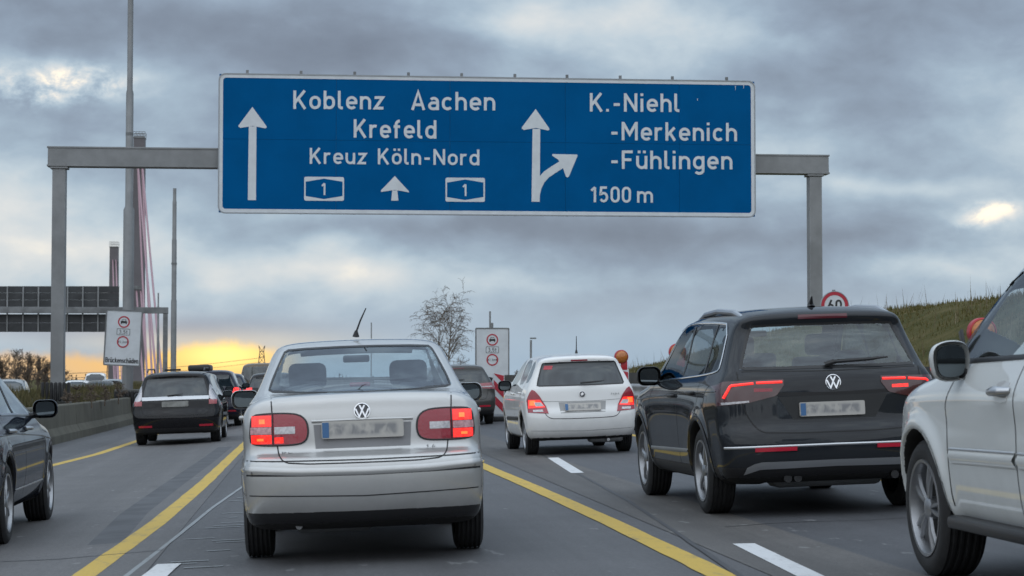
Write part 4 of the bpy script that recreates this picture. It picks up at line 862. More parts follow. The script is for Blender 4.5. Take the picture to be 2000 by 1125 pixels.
        c.patch('indicator_lens', 'rear', mir([(.48, 1.012), (.62, 1.015)], s), mir([(.48, .988), (.62, .988)], s), RED_LIT if s > 0 else RED_DARK, 6, 2, .009, .004, L)
    link('wiper', MB().tube([(0, 0, 0), (.3, -.01, .012), (.46, .0, .025)], [.016, .014, .006], 8).tube([(.02, -.02, .0), (-.05, .0, -.02)], .02, 8).me('wiper', True), BLACK, root, (.0, -.80, 1.205))
    link('shark_fin', MB().tube([(0, -.05, 0), (0, -.04, .03), (0, -.09, .085)], [.035, .022, .004], 8).me('shark_fin', True), BLACK, root, (0, -.22, 1.655))
    for x in (-.38, .48): link('exhaust', MB().tube([(0, 0, 0), (0, .35, 0)], .032, 12).tube([(.08, 0, 0), (.08, .35, 0)], .032, 12).me('exhaust', True), BLACK, root, (x, -.80, .305))
    link('muffler', rbox((0, 0, 0), (.9, .3, .16), .06), STEEL_DK, root, (0, -.45, .30)); link('rear_axle', MB().tube([(-.6, 0, .33), (0, .0, .28), (.6, 0, .33)], .07, 10).me('rear_axle', True), DARKWELL, root)
    for s in (1, -1): mirror_pod(root, s * .86, 1.85, 1.13, s, .215, .165, BLACK, .13)
    cabin(root, .95, .05, 1.25, .62, 1.26); c.wheels('five', .905)
    person_seated('driver in a dark jacket inside the dark grey off-roader, seen through its rear window', root.matrix_basis @ Vector((-.36, 1.12, .72)), (0, 0, root.rotation_euler.z), pm('jacket_dark', (.03, .035, .05), .9))
CHROME_SATIN = pm('satin_metal', (.52, .53, .55), .3, .9); GLASS_SIDE = glass_mat('glass_side', (.34, .38, .40), .45, .05); GLASS_SUV = glass_mat('glass_suv_rear', (.62, .76, .80), .8, .06)
build_suv()
# ------------------------------------------------------------------ the small white hatchback
WHITE_P = paint('paint_white', (.78, .78, .775), 0, .35, .12)
def build_hatch():
    sp = dict(vox=.022, wb=2.46, wr=.298, tw=.19, arch=.34, belt=.99, bend=(.13, .22), bend4=.22, crown=.045, taper=(.03, .04), nose=(.03, .10), round=.10, flare=.010,
        side=[(-.52, .19), (-.62, .22), (-.72, .32), (-.755, .45), (-.76, .55), (-.745, .62), (-.70, .68), (-.69, .80), (-.68, .95), (-.64, 1.01), (-.48, 1.31), (-.53, 1.36), (-.50, 1.40), (-.35, 1.43), (-.1, 1.455), (.5, 1.478), (1.0, 1.47), (1.35, 1.42), (1.6, 1.34), (2.15, 1.03), (2.3, .97), (2.9, .88), (3.1, .76), (3.2, .58), (3.2, .3), (3.05, .2), (1.2, .18)],
        sec=[(0, .17), (.6, .17), (.72, .21), (.785, .31), (.81, .48), (.815, .66), (.81, .80), (.79, .92), (.75, 1.0), (.705, 1.1), (.62, 1.31), (.585, 1.39), (.47, 1.45), (.25, 1.475), (0, 1.48)])
    c = Car(sp); root = place_car('hatchback_car', 'small white hatchback with lit tail lights and a whip aerial, in the right lane', 'car', 1128, 29.9, 575, sp)
    rw = [(-.63, 1.005), (-.61, .99), (.61, .99), (.63, 1.005), (.53, 1.305), (.51, 1.32), (-.51, 1.32), (-.53, 1.305)]
    c.region('rear_window', 'rear', rw, OPAQUE, smooth=1); c.region('windscreen', 'front', [(-.62, 1.03), (.62, 1.03), (.52, 1.38), (-.52, 1.38)], OPAQUE, smooth=1)
    for sd in ('left', 'right'):
        for w in ([(-.38, 1.06), (.02, 1.03), (.04, 1.36), (-.25, 1.34)], [(.07, 1.03), (.80, 1.01), (.80, 1.39), (.09, 1.365)], [(.86, 1.01), (1.85, .98), (1.45, 1.30), (1.2, 1.39), (.86, 1.395)]): c.region('side_window', sd, w, OPAQUE, smooth=1)
    lid = [(-.66, .99), (-.62, .85), (-.55, .62), (-.50, .545), (-.40, .52), (.40, .52), (.50, .545), (.55, .62), (.62, .85), (.66, .99), (.55, 1.34), (-.55, 1.34)]
    c.region('tailgate', 'rear', lid, smooth=1); c.region('bumper_apron', 'rear', [(-1, .1), (1, .1), (1, .215), (-1, .215)], BLACK, smooth=0, cond=REARC); c.region('rear_bumper', 'rear', [(-.9, .215), (.9, .215), (.9, .60), (-.9, .60)], smooth=0, cond=REARC)
    d1 = [(.05, .38), (.06, .7), (-.0, .98), (.82, .98), (.82, .30), (.38, .30)]; d2 = [(.85, .30), (.85, .98), (1.95, .95), (2.02, .8), (2.0, .30)]
    for sd in ('left', 'right'): c.region('door', sd, d1); c.region('door', sd, d2)
    c.emit(root, WHITE_P)
    c.ribbon('window_seal', 'rear', rw, .016, BLACK, .003, closed=True, sm=1); c.ribbon('panel_gap', 'rear', lid[1:9], .009, SEAM, .002, sm=1, step=.02); c.ribbon('tailgate_crease', 'rear', [(-.57, .775), (-.2, .762), (.2, .762), (.57, .775)], .008, pm('recess_white', (.35, .35, .35), .5), .0015)
    c.ribbon('bumper_crease', 'rear', [(-.74, .36), (0, .34), (.74, .36)], .008, pm('recess_white', (.35, .35, .35)), .001)
    for s in (1, -1):
        T = [(.765, .62), (.775, .80), (.735, .90), (.70, .945)]; B = [(.49, .60), (.515, .70), (.60, .85), (.66, .925)]
        L = c.patch('tail_light', 'rear', mir(T, s), mir(B, s), RED_DARK, 14, 6, .008, .02)
        c.patch('brake_lamp', 'rear', mir([(.755, .68), (.75, .80)], s), mir([(.53, .69), (.60, .80)], s), RED_LIT, 6, 5, .011, .004, L); c.patch('bulb_glow', 'rear', mir([(.74, .72), (.735, .79)], s), mir([(.66, .72), (.66, .79)], s), RED_HOT, 4, 3, .0125, .003, L)
        c.patch('reversing_lens', 'rear', mir([(.66, .705), (.68, .765)], s), mir([(.545, .705), (.585, .765)], s), LENS_CLEAR, 5, 4, .0135, .004, L); c.patch('fog_lens', 'rear', mir([(.70, .625), (.70, .655)], s), mir([(.56, .625), (.57, .655)], s), LENS_CLEAR, 5, 3, .0125, .004, L)
    c.patch('plate_recess', 'rear', [(-.34, .755), (.34, .755)], [(-.32, .60), (.32, .60)], pm('recess_white', (.35, .35, .35)), 12, 3, .0015, .003); c.plate('rear', 0, .675); c.badge('disc', 'rear', 0, .862, .042); c.lettering('FABIA', 'rear', .42, .838, .024, .12, STEEL_DK)
    c.patch('window_sticker', 'rear', [(-.50, 1.28), (-.38, 1.28)], [(-.52, 1.225), (-.40, 1.225)], RED_REFL, 4, 3, .003, 0)
    c.ribbon('high_brake_light', 'rear', [(-.12, 1.345), (.12, 1.345)], .02, RED_DARK, .004)
    link('wiper', MB().tube([(0, 0, 0), (.22, -.0, .012), (.34, .01, .022)], [.014, .012, .005], 8).me('wiper', True), BLACK, root, (-.02, -.70, 1.02))
    link('aerial', MB().tube([(0, 0, 0), (0, -.0, .05)], [.022, .012], 8).tube([(0, 0, .04), (0, -.06, .25)], [.009, .005], 6).me('aerial', True), BLACK, root, (0, -.25, 1.445))
    link('muffler', rbox((0, 0, 0), (.5, .25, .12), .05), STEEL_DK, root, (.35, -.4, .22)); link('exhaust', MB().tube([(0, 0, 0), (0, .35, 0)], .022, 10).me('exhaust', True), CHROME_SATIN, root, (.36, -.66, .20))
    for sd, vw in ((1, 'right'), (-1, 'left')):
        c.ribbon('body_side_moulding', vw, [(.42, .52), (1.98, .50)], .06, BLACK, .003, .008); c.ribbon('panel_gap', vw, [(.835, .30), (.835, .98)], .007, SEAM, .002)
        o = link('door_handle', rbox((0, 0, 0), (.04, .17, .03), .012), WHITE_P, root, (sd * .815, .15, .90)); link('door_handle', o.data, None, root, (sd * .815, 1.05, .88))
        mirror_pod(root, sd * .76, 1.65, 1.0, sd, .20, .15, BLACK, .11)
    c.wheels('seven')
build_hatch()
# ------------------------------------------------------------------ white off-roader cut by the right edge of the picture
WHITE_G = paint('paint_off_white', (.62, .64, .64), 0, .35, .25)
def build_big_white():
    sp = dict(vox=.02, wb=2.915, wr=.378, tw=.255, arch=.435, belt=1.17, bend=(.1, .22), crown=.04, taper=(.03, .05), nose=(.05, .10), round=.10, liner=True, flare=.03,
        side=[(-.75, .3), (-.92, .5), (-.97, .8), (-.93, 1.100), (-.75, 1.530), (-.5, 1.772), (0, 1.849), (.8, 1.877), (1.3, 1.849), (1.80, 1.761), (2.62, 1.239), (2.75, 1.165), (3.2, 1.100), (3.55, 1.000), (3.72, .82), (3.77, .58), (3.68, .34), (3.3, .28), (1, .27)],
        sec=[(0, .27), (.7, .27), (.84, .31), (.915, .40), (.94, .58), (.945, .74), (.94, .86), (.952, .97), (.948, 1.020), (.905, 1.120), (.86, 1.190), (.745, 1.618), (.69, 1.728), (.58, 1.816), (.3, 1.860), (0, 1.871)], bulge=[(2.915, .70, .55, .30, .022)])
    c = Car(sp); root = place_car('off_road_car', 'white off-roader cut off by the right edge of the picture', 'car', 2642, 8.62, 590, sp)
    wins = [[(-.45, 1.255), (.15, 1.222), (.18, 1.706), (-.25, 1.662)], [(.24, 1.211), (1.28, 1.206), (1.28, 1.750), (.27, 1.717)], [(1.36, 1.206), (2.42, 1.185), (2.36, 1.299), (1.93, 1.651), (1.68, 1.745), (1.36, 1.750)]]
    for sd in ('left', 'right'):
        for w in wins: c.region('side_window', sd, w, cut=True, smooth=1)
    c.region('windscreen', 'front', [(-.74, 1.222), (.74, 1.222), (.64, 1.750), (-.64, 1.750)], cut=True, smooth=1); c.region('rear_window', 'rear', [(-.7, 1.200), (.7, 1.200), (.6, 1.695), (-.6, 1.695)], cut=True, smooth=1)
    d1 = [(.24, .42), (.18, 1.170), (1.34, 1.170), (1.34, .42)]; d2 = [(1.38, .42), (1.38, 1.170), (2.30, 1.150), (2.42, .95), (2.40, .42)]
    for sd in ('left', 'right'): c.region('door', sd, d1); c.region('door', sd, d2)
    c.emit(root, WHITE_G)
    for sd, vw in ((1, 'right'), (-1, 'left')):
        for T, B in (([(-.25, 1.662), (.18, 1.706)], [(-.46, 1.244), (.16, 1.211)]), ([(.26, 1.717), (1.29, 1.750)], [(.23, 1.206), (1.29, 1.200)]), ([(1.35, 1.750), (1.68, 1.747), (1.93, 1.657)], [(1.35, 1.200), (2.4, 1.180), (2.44, 1.185)])): c.patch('side_window', vw, T, B, GLASS, 12, 8, .001, 0)
        c.ribbon('window_seal', vw, [(2.43, 1.182), (1.36, 1.200), (1.355, 1.756), (1.68, 1.752), (1.94, 1.662), (2.38, 1.299), (2.435, 1.200)], .026, BLACK, .004, .004, closed=True); c.ribbon('window_seal', vw, [(.2, 1.209), (1.32, 1.200)], .026, BLACK, .004, .004)
        c.ribbon('panel_gap', vw, [d2[0], d2[1]], .008, SEAM, .002); c.ribbon('panel_gap', vw, [(2.30, 1.150), (2.42, .95), (2.40, .42)], .008, SEAM, .002); c.ribbon('panel_gap', vw, [(2.30, 1.150), (2.75, 1.100), (3.3, 1.030)], .008, SEAM, .002)
        c.ribbon('body_side_moulding', vw, [(.2, .70), (1.34, .70)], .085, WHITE_G, .003, .022); c.ribbon('body_side_moulding', vw, [(1.39, .70), (2.36, .69)], .085, WHITE_G, .003, .022)
        c.ribbon('moulding_strip', vw, [(.2, .735), (1.34, .735)], .012, CHROME_SATIN, .012, .008); c.ribbon('moulding_strip', vw, [(1.39, .735), (2.36, .725)], .012, CHROME_SATIN, .012, .008)
        link('side_step', MB().box((0, 0, 0), (.14, 1.95, .07)).me('side_step', True, .025), BLACK, root, (sd * .90, 1.47, .335))
        for yh in (1.56, .46):
            c.patch('handle_bowl', vw, [(yh - .09, 1.075), (yh, 1.085), (yh + .09, 1.075)], [(yh - .09, .985), (yh, .975), (yh + .09, .985)], pm('handle_bowl_white', (.55, .55, .55), .35, coat=1), 10, 4, .003, .003)
            link('door_handle', MB().tube([(sd * .935, yh - .11, 1.035), (sd * .975, yh - .07, 1.035), (sd * .98, yh, 1.035), (sd * .975, yh + .07, 1.03), (sd * .935, yh + .11, 1.03)], [.018, .024, .026, .022, .015], 10).me('door_handle', True), CHROME_SATIN, root)
    shp = lambda s: [(s * a * .82, b * .86) for a, b in chaikin([(.115, -.08), (.125, .07), (.07, .118), (-.05, .118), (-.125, .08), (-.13, -.02), (-.10, -.118), (.06, -.12)], 2)]
    for s in (1, -1): mirror_pod(root, s * .885, 2.17, 1.19, s, .20, .22, WHITE_G, .14, shp(-s))
    c.patch('windscreen', 'front', [(-.63, 1.750), (.63, 1.750)], [(-.75, 1.211), (.75, 1.211)], GLASS, 14, 6, .001, 0); c.patch('rear_window', 'rear', [(-.61, 1.706), (.61, 1.706)], [(-.71, 1.190), (.71, 1.190)], GLASS_DARK, 14, 6, .001, 0)
    link('mirror_triangle', MB().box((0, 0, 0), (.015, .05, .17), Matrix.Rotation(R(-20), 3, 'X')).me('mirror_triangle', True, .006), BLACK, root, (-.86, 2.36, 1.27))
    cabin(root, 1.1, .15, 1.3, .75, 1.40); c.wheels('double', .945)
build_big_white()
# ------------------------------------------------------------------ dark saloon cut by the left edge
DKBLUE = paint('paint_dark_blue_grey', (.012, .016, .026), .1, .3, .12)
def build_left():
    sp = dict(vox=.02, wb=2.78, wr=.325, tw=.225, arch=.37, belt=1.0, bend=(.13, .22), crown=.045, taper=(.04, .05), nose=(.06, .11), round=.10, liner=True, flare=.014,
        side=[(-.8, .2), (-1.0, .35), (-1.05, .6), (-1.0, .9), (-.85, 1.0), (-.45, 1.05), (.15, 1.33), (.45, 1.42), (.9, 1.455), (1.3, 1.44), (1.6, 1.38), (2.4, .99), (2.55, .95), (3.1, .88), (3.4, .76), (3.55, .58), (3.57, .4), (3.45, .22), (3.2, .18), (1.2, .18)],
        sec=[(0, .18), (.65, .18), (.80, .22), (.865, .32), (.90, .48), (.91, .62), (.90, .78), (.88, .88), (.84, .96), (.79, 1.02), (.665, 1.33), (.61, 1.40), (.5, 1.44), (.28, 1.46), (0, 1.465)])
    c = Car(sp); root = place_car('saloon_car', 'dark blue-grey saloon cut off by the left edge of the picture', 'car', -205, 16.1, 572, sp)
    wins = [[(.12, 1.03), (1.03, 1.015), (1.03, 1.385), (.62, 1.37), (.4, 1.28)], [(1.12, 1.01), (2.15, .985), (2.12, 1.03), (1.62, 1.32), (1.35, 1.385), (1.12, 1.39)]]
    for sd in ('left', 'right'):
        for w in wins: c.region('side_window', sd, w, cut=True, smooth=1)
    c.region('windscreen', 'front', [(-.7, 1.01), (.7, 1.01), (.58, 1.38), (-.58, 1.38)], cut=True, smooth=1); c.region('rear_window', 'rear', [(-.66, 1.06), (.66, 1.06), (.55, 1.36), (-.55, 1.36)], cut=True, smooth=1)
    d1 = [(.12, .4), (.12, .7), (.05, .98), (1.06, .98), (1.06, .34), (.42, .34)]; d2 = [(1.10, .34), (1.10, .98), (2.22, .95), (2.30, .8), (2.28, .34)]
    for sd in ('left', 'right'): c.region('door', sd, d1); c.region('door', sd, d2)
    c.emit(root, DKBLUE)
    for sd, vw in ((1, 'right'), (-1, 'left')):
        for T, B in (([(.40, 1.28), (.62, 1.372), (1.04, 1.388)], [(.11, 1.02), (1.04, 1.01)]), ([(1.11, 1.392), (1.36, 1.388), (1.63, 1.322)], [(1.11, 1.005), (2.17, .98)])): c.patch('side_window', vw, T, B, GLASS, 12, 8, .001, 0)
        c.ribbon('window_seal', vw, [(2.16, .98), (1.1, 1.005), (.1, 1.022), (.40, 1.29), (.62, 1.382), (1.1, 1.40), (1.36, 1.398), (1.63, 1.33), (2.12, 1.04)], .022, CHROME_SATIN, .004, .004, closed=True, sm=1); c.ribbon('window_pillar', vw, [(1.075, 1.01), (1.075, 1.39)], .09, BLACK, .004)
        for P in ([d1[3], d1[4]], [d2[2], d2[3], d2[4]], [d1[0], d1[1], d1[2]]): c.ribbon('panel_gap', vw, P, .008, SEAM, .002)
        c.ribbon('shoulder_crease', vw, [(-.7, .86), (.6, .855), (2.2, .80), (3.0, .74)], .014, DKBLUE, .001, .007); c.ribbon('sill_trim', vw, [(.45, .40), (2.3, .40)], .018, CHROME_SATIN, .003, .006)
        for yh in (.32, 1.35): link('door_handle', MB().tube([(sd * .88, yh - .1, .885), (sd * .915, yh - .06, .885), (sd * .915, yh + .06, .88), (sd * .88, yh + .1, .88)], .017, 8).me('door_handle', True), CHROME_SATIN, root)
        mirror_pod(root, sd * .86, 1.95, 1.035, sd, .21, .155, DKBLUE, .13)
    c.patch('windscreen', 'front', [(-.58, 1.38), (.58, 1.38)], [(-.71, 1.0), (.71, 1.0)], GLASS, 14, 6, .001, 0); c.patch('rear_window', 'rear', [(-.56, 1.365), (.56, 1.365)], [(-.67, 1.055), (.67, 1.055)], GLASS, 14, 6, .001, 0)
    cabin(root, 1.05, .1, 1.25, .5, 1.1); c.wheels('seven', .90)
build_left()
# ------------------------------------------------------------------ traffic further ahead
def sec_for(W, H, belt, roofw=.70):
    w = W / 2
    return [(0, .18), (w * .74, .18), (w * .9, .22), (w * .965, .32), (w * .99, .5), (w, .66), (w * .99, .82), (w * .965, belt - .07), (w * .92, belt), (w * .86, belt + .1), (w * .76, H - .17), (w * .72, H - .09), (w * .58, H - .03), (w * .3, H - .005), (0, H)]
def side_for(kind, H, wb, ro, fo, belt):
    f = [(wb - 1.1, H - .05), (wb - .82, H - .14), (wb - .25, belt + .03), (wb - .1, belt - .02), (wb + fo - .4, belt - .12), (wb + fo - .1, belt - .28), (wb + fo, .55), (wb + fo - .05, .3), (wb + fo - .2, .2), (1.2, .18)]
    r = [(-ro + .22, .2), (-ro + .12, .24), (-ro + .04, .34), (-ro, .48), (-ro, .58), (-ro + .03, .66), (-ro + .06, .72)]
    if kind == 'wagon': r += [(-ro + .075, .9), (-ro + .11, belt - .02), (-ro + .36, H - .17), (-ro + .30, H - .10), (-ro + .36, H - .065), (-ro + .8, H - .015), (.6, H)]
    elif kind == 'van': r += [(-ro + .07, 1.0), (-ro + .09, belt), (-ro + .17, H - .2), (-ro + .22, H - .06), (-ro + .5, H - .01), (.6, H)]
    elif kind == 'saloon': r += [(-ro + .08, .95), (-ro + .14, belt + .06), (-ro + .55, belt + .08), (.2, H - .1), (.6, H - .01), (.9, H)]
    else: r += [(-ro + .07, .9), (-ro + .10, belt - .02), (-ro + .30, H - .17), (-ro + .25, H - .10), (-ro + .31, H - .06), (-ro + .7, H - .015), (.6, H)]
    return r + f
def quick(name, label, pnt, px, depth, vpx, kind='hatch', W=1.78, H=1.48, wb=2.63, ro=.85, fo=.85, belt=None, wr=.315, vox=.032, lamps=(), rim='simple', win=None, plate=True, refl=None, strip_=None, wiper=True, mirrors=True, mircol=None, group=None, lean=0, glass=None):
    belt = belt or H * .66
    sp = dict(vox=vox, wb=wb, wr=wr, tw=.2, arch=wr + .05, belt=belt, bend=(.13, .22), bend4=.2, crown=.045, taper=(.04, .05), nose=(.05, .1), round=.10, side=side_for(kind, H, wb, ro, fo, belt), sec=sec_for(W, H, belt), lip=False)
    c = Car(sp); root = place_car(name, label, 'van' if kind == 'van' else 'car', px, depth, vpx, sp, group); w = W / 2
    b = belt + (.10 if kind == 'saloon' else .015); t = H - (.115 if kind == 'saloon' else .19)
    rw = win or [(-w * .80, b + .02), (-w * .78, b), (w * .78, b), (w * .80, b + .02), (w * .66, t), (w * .62, t + .02), (-w * .62, t + .02), (-w * .66, t)]
    gm = glass or OPAQUE
    c.region('rear_window', 'rear', rw, gm, smooth=1); c.region('windscreen', 'front', [(-w * .8, belt + .02), (w * .8, belt + .02), (w * .66, H - .12), (-w * .66, H - .12)], gm, smooth=1)
    for sd in ('left', 'right'):
        y0 = -ro + (.55 if kind != 'saloon' else .95)
        for P in ([(y0, belt + .05), (.92, belt + .02), (.92, H - .11), (y0 + .28, H - .15)], [(1.0, belt + .02), (wb - .55, belt), (wb - .98, H - .15), (1.0, H - .11)]): c.region('side_window', sd, P, gm, smooth=1)
    c.region('bumper_apron', 'rear', [(-1.2, .1), (1.2, .1), (1.2, .34), (-1.2, .34)], BLACK, smooth=0, cond=REARC)
    if kind != 'saloon': c.region('tailgate', 'rear', [(-w * .8, belt), (-w * .74, .66), (-w * .66, .58), (w * .66, .58), (w * .74, .66), (w * .8, belt), (w * .7, H - .15), (-w * .7, H - .15)], smooth=1)
    for sd in ('left', 'right'): c.region('door', sd, [(.08, .38), (.08, belt - .03), (.94, belt - .03), (.94, .32)], smooth=1); c.region('door', sd, [(.97, .32), (.97, belt - .03), (wb - .45, belt - .06), (wb - .45, .32)], smooth=1)
    c.emit(root, pnt)
    if kind != 'saloon': c.ribbon('panel_gap', 'rear', [(-w * .8, belt), (-w * .74, .66), (-w * .66, .58), (w * .66, .58), (w * .74, .66), (w * .8, belt)], .010, SEAM, .002, sm=1)
    for T, B, mat, nm in lamps:
        for s in (1, -1): c.patch(nm, 'rear', mir(T, s), mir(B, s), mat, 8, 4, .008 + (.004 if mat in (RED_LIT, RED_HOT) else 0), .012)
    if plate: c.plate('rear', 0, plate if plate is not True else .80)
    if refl:
        for s in (1, -1): c.patch('bumper_reflector', 'rear', mir([(w * .52, refl + .04), (w * .82, refl + .04)], s), mir([(w * .52, refl), (w * .82, refl)], s), RED_REFL if kind != 'sav' else RED_LIT, 5, 2, .006, .008)
    if wiper and kind != 'saloon': link('wiper', MB().tube([(0, 0, 0), (.30, -.0, .03)], [.014, .006], 6).me('wiper', True), BLACK, root, (-.15, -ro + (.10 if kind == 'van' else .14), belt + .05))
    if mirrors:
        for s in (1, -1): mirror_pod(root, s * w * .93, wb - .75, belt + .03, s, .2, .14, mircol or BLACK, .11)
    c.wheels(rim); return c, root
BLACKP = paint('paint_black', (.008, .008, .010), 0, .3, .12); NAVY = paint('paint_navy', (.012, .013, .030), .1, .3, .15); GREYP = paint('paint_grey', (.07, .068, .066), .4, .35, .25)
SILVER2 = paint('paint_light_grey', (.33, .34, .35), .5, .35, .25); BLUEP = paint('paint_blue', (.015, .025, .05), .2, .35, .2); BEIGE = paint('paint_bronze', (.11, .085, .06), .5, .35, .25)
# black estate with a chrome strip in the left lane
c, r_ = quick('estate_car', 'black estate car with a chrome strip across its tailgate, first in the left lane', BLACKP, 351, 41.5, 610, 'wagon', W=1.77, H=1.49, wb=2.675, ro=.98, vox=.026, belt=.93, rim='seven', plate=False, refl=.36, mircol=SILVER2,
    win=[(-.64, .985), (-.62, .97), (.62, .97), (.64, .985), (.56, 1.30), (.54, 1.315), (-.54, 1.315), (-.56, 1.30)],
    lamps=[([(.665, 1.19), (.735, 1.10), (.80, .96)], [(.655, 1.0), (.665, .90), (.80, .84)], LENS_CLEAR, 'clear_lamp'), ([(.655, .88), (.81, .88)], [(.655, .79), (.805, .79)], pm('lens_pale_red', (.35, .06, .07), .15, coat=1), 'tail_light')])
c.ribbon('chrome_strip', 'rear', [(-.655, .925), (0, .93), (.655, .925)], .07, CHROME_SATIN, .004, .012); c.badge('disc', 'rear', 0, .935, .045)
m_ = c.frame_at('rear', 0, .81); o_ = link('number_plate', MB().prism(rrect(-.26, -.055, .26, .055, .012, 3), -.02, .004).me('number_plate'), PLATE_DIM if 'PLATE_DIM' in globals() else pm('plate_dull', (.20, .20, .19), .5, var=.3, vscale=9), r_); o_.matrix_local = m_
for s in (-1, 1): link('roof_rail', MB().tube([(s * .56, -.4, 1.46), (s * .56, -.2, 1.515), (s * .55, 1.3, 1.52), (s * .56, 1.5, 1.46)], .016, 6).me('roof_rail', True), BLACK, r_)
# the queue behind it
quick('suv_car', 'dark navy off-roader with a lit L-shaped tail light, half hidden behind the black estate', NAVY, 410, 55.5, 600, 'hatch', W=1.82, H=1.58, wb=2.76, ro=.85, belt=1.06, vox=.035, refl=.42, plate=.92, wr=.34,
    lamps=[([(.86, 1.04), (.72, 1.06), (.62, .97)], [(.87, .90), (.70, .89), (.36, .89)], RED_LIT, 'tail_light')])
quick('estate_car', 'dark blue estate car ahead of the navy off-roader, only its right edge in view', BLUEP, 437, 66, 590, 'wagon', W=1.8, H=1.52, vox=.04, lamps=[([(.60, .98), (.84, .98)], [(.58, .86), (.85, .86)], RED_LIT, 'tail_light')])
quick('hatchback_car', 'pale grey hatchback far ahead in the left lane, to the right of the queue', SILVER2, 446, 79, 580, vox=.045, lamps=[([(.60, .98), (.84, .98)], [(.58, .86), (.85, .86)], RED_DARK, 'tail_light')])
quick('hatchback_car', 'black hatchback far ahead between the left-lane queue and the bronze van', BLACKP, 466, 96, 560, vox=.05, lamps=[([(.60, .98), (.84, .98)], [(.58, .86), (.85, .86)], RED_DARK, 'tail_light')])
quick('passenger_van', 'bronze passenger van with lit tail lights far ahead in the middle lane', BEIGE, 512, 80, 555, 'van', W=1.88, H=1.90, wb=2.9, belt=1.20, vox=.045, wr=.33, lamps=[([(.80, 1.05), (.90, 1.05)], [(.78, .82), (.90, .82)], RED_LIT, 'tail_light')], refl=.5, glass=GLASS_DARK)
quick('hatchback_car', 'small dark car with a red light beside the silver saloon, far ahead', BLACKP, 533, 62, 560, W=1.66, H=1.44, vox=.045, lamps=[([(.58, .97), (.80, .97)], [(.58, .86), (.80, .86)], RED_LIT, 'tail_light')])
c, r_ = quick('estate_car', 'dark car with a roof box just ahead of the black estate', GREYP, 372, 51.5, 605, 'wagon', W=1.78, H=1.5, vox=.045, lamps=[([(.60, .98), (.84, .98)], [(.58, .86), (.85, .86)], RED_DARK, 'tail_light')])
link('roof_box', rbox((0, 0, 0), (.55, 1.6, .16), .05), BLACK, r_, (.28, .5, 1.585)); link('roof_rack', MB().box((-.4, .2, 1.56), (.4, .06, .05)).me('roof_rack'), BLACK, r_)
# grey estate beyond the saloon, right lane
c, r_ = quick('estate_car', 'grey-brown hatchback half hidden behind the right side of the silver saloon', GREYP, 893, 48.5, 575, 'hatch', W=1.80, H=1.46, wb=2.63, ro=.90, belt=1.0, vox=.028, refl=.42, plate=.70, wr=.315,
    lamps=[([(.50, .965), (.84, .985)], [(.42, .86), (.86, .83)], pm('lens_red_grey', (.28, .05, .06), .15, coat=1), 'tail_light')])
c.ribbon('high_brake_light', 'rear', [(-.16, 1.335), (.16, 1.335)], .025, pm('lens_dark_red', (.1, .01, .02)), .004)
for s in (1, -1): c.patch('clear_lens', 'rear', mir([(.45, .90), (.86, .90)], s), mir([(.46, .885), (.86, .88)], s), LENS_CLEAR, 6, 2, .012, .003)
# traffic on the opposite carriageway, seen over the median
OPP = 'cars queueing on the opposite carriageway'
def opp(label, pnt, px, Y, kind='hatch', H=1.45):
    P = at_y(px, 740, Y); c, r = quick('oncoming_car' if kind != 'van' else 'oncoming_van', label, pnt, 1000, 50, 600, kind, H=H, vox=.05, mirrors=False, wiper=False, group=OPP, plate=False, belt=H * (.64 if kind != 'van' else .6))
    r.location = (P.x, Y, -.30); r.rotation_euler = (0, 0, math.pi + math.atan(.05))
    for s in (1, -1): c.patch('headlight', 'front', mir([(.45, .72), (.78, .74)], s), mir([(.45, .62), (.80, .62)], s), LENS_CLEAR, 5, 3, .006, .01)
opp('silver hatchback on the opposite road, leftmost, above the dark saloon', SILVER2, 22, 92, 'hatch', 1.5)
opp('pale car on the opposite road just right of the left gantry post', WHITE_P, 154, 118, 'saloon', 1.44)
opp('white van behind the pale car on the opposite road', WHITE_P, 189, 150, 'van', 1.95)
opp('dark grey car on the opposite road beside the white van', GREYP, 198, 112, 'saloon', 1.42)
opp('light grey car on the opposite road just left of the bridge damage sign post', SILVER2, 222, 128, 'saloon', 1.5)
# ------------------------------------------------------------------ overhead sign on its gantry
GY = 52.0
pg = lambda px, py: at_y(px, py, GY)
gan = thing('sign_gantry', 'grey steel gantry spanning the carriageway, carrying the big blue sign', 'gantry', (pg(112, 740).x, GY, 0))
def gbox(name, x0, x1, z0, z1, y0, y1, mat, root, bev=.012):
    o = link(name, MB().box(((x0 + x1) / 2, (y0 + y1) / 2, (z0 + z1) / 2), (x1 - x0, y1 - y0, z1 - z0)).me(name, True, bev, 1), mat, root); o.location = -root.location; return o
XL, XR = pg(112, 500).x, pg(1597, 500).x; zt, zb_ = pg(250, 287).z, pg(250, 324).z
xa, xb, xc_, xd = pg(92, 300).x, pg(428, 300).x, pg(1476, 300).x, pg(1621, 300).x
gbox('beam', xa, xd, zb_, zt, GY + .12, GY + .52, STEEL, gan); gbox('beam_flange', xa - .02, xd + .02, zt - .03, zt + .012, GY + .10, GY + .54, STEEL, gan, .004); gbox('beam_flange', xa - .02, xd + .02, zb_ - .012, zb_ + .03, GY + .10, GY + .54, STEEL, gan, .004)
for X in (XL, XR):
    gbox('column', X - .165, X + .165, -.4, zb_ - .07, GY + .15, GY + .49, STEEL, gan); gbox('column_head', X - .22, X + .22, zb_ - .07, zb_ - .013, GY + .12, GY + .52, STEEL, gan, .008)
    gbox('column_foot', X - .32, X + .32, -.4, .62 if X < 0 else 1.2, GY - .02, GY + .66, pm('foot_concrete', (.10, .10, .095), .9, var=.2), gan, .03)
col_r = MB()
for k in range(7): gbox('impact_pad', XL - .36 + k * .105, XL - .275 + k * .105, .62, 1.10, GY - .12, GY - .02, RUBBER, gan, .03)
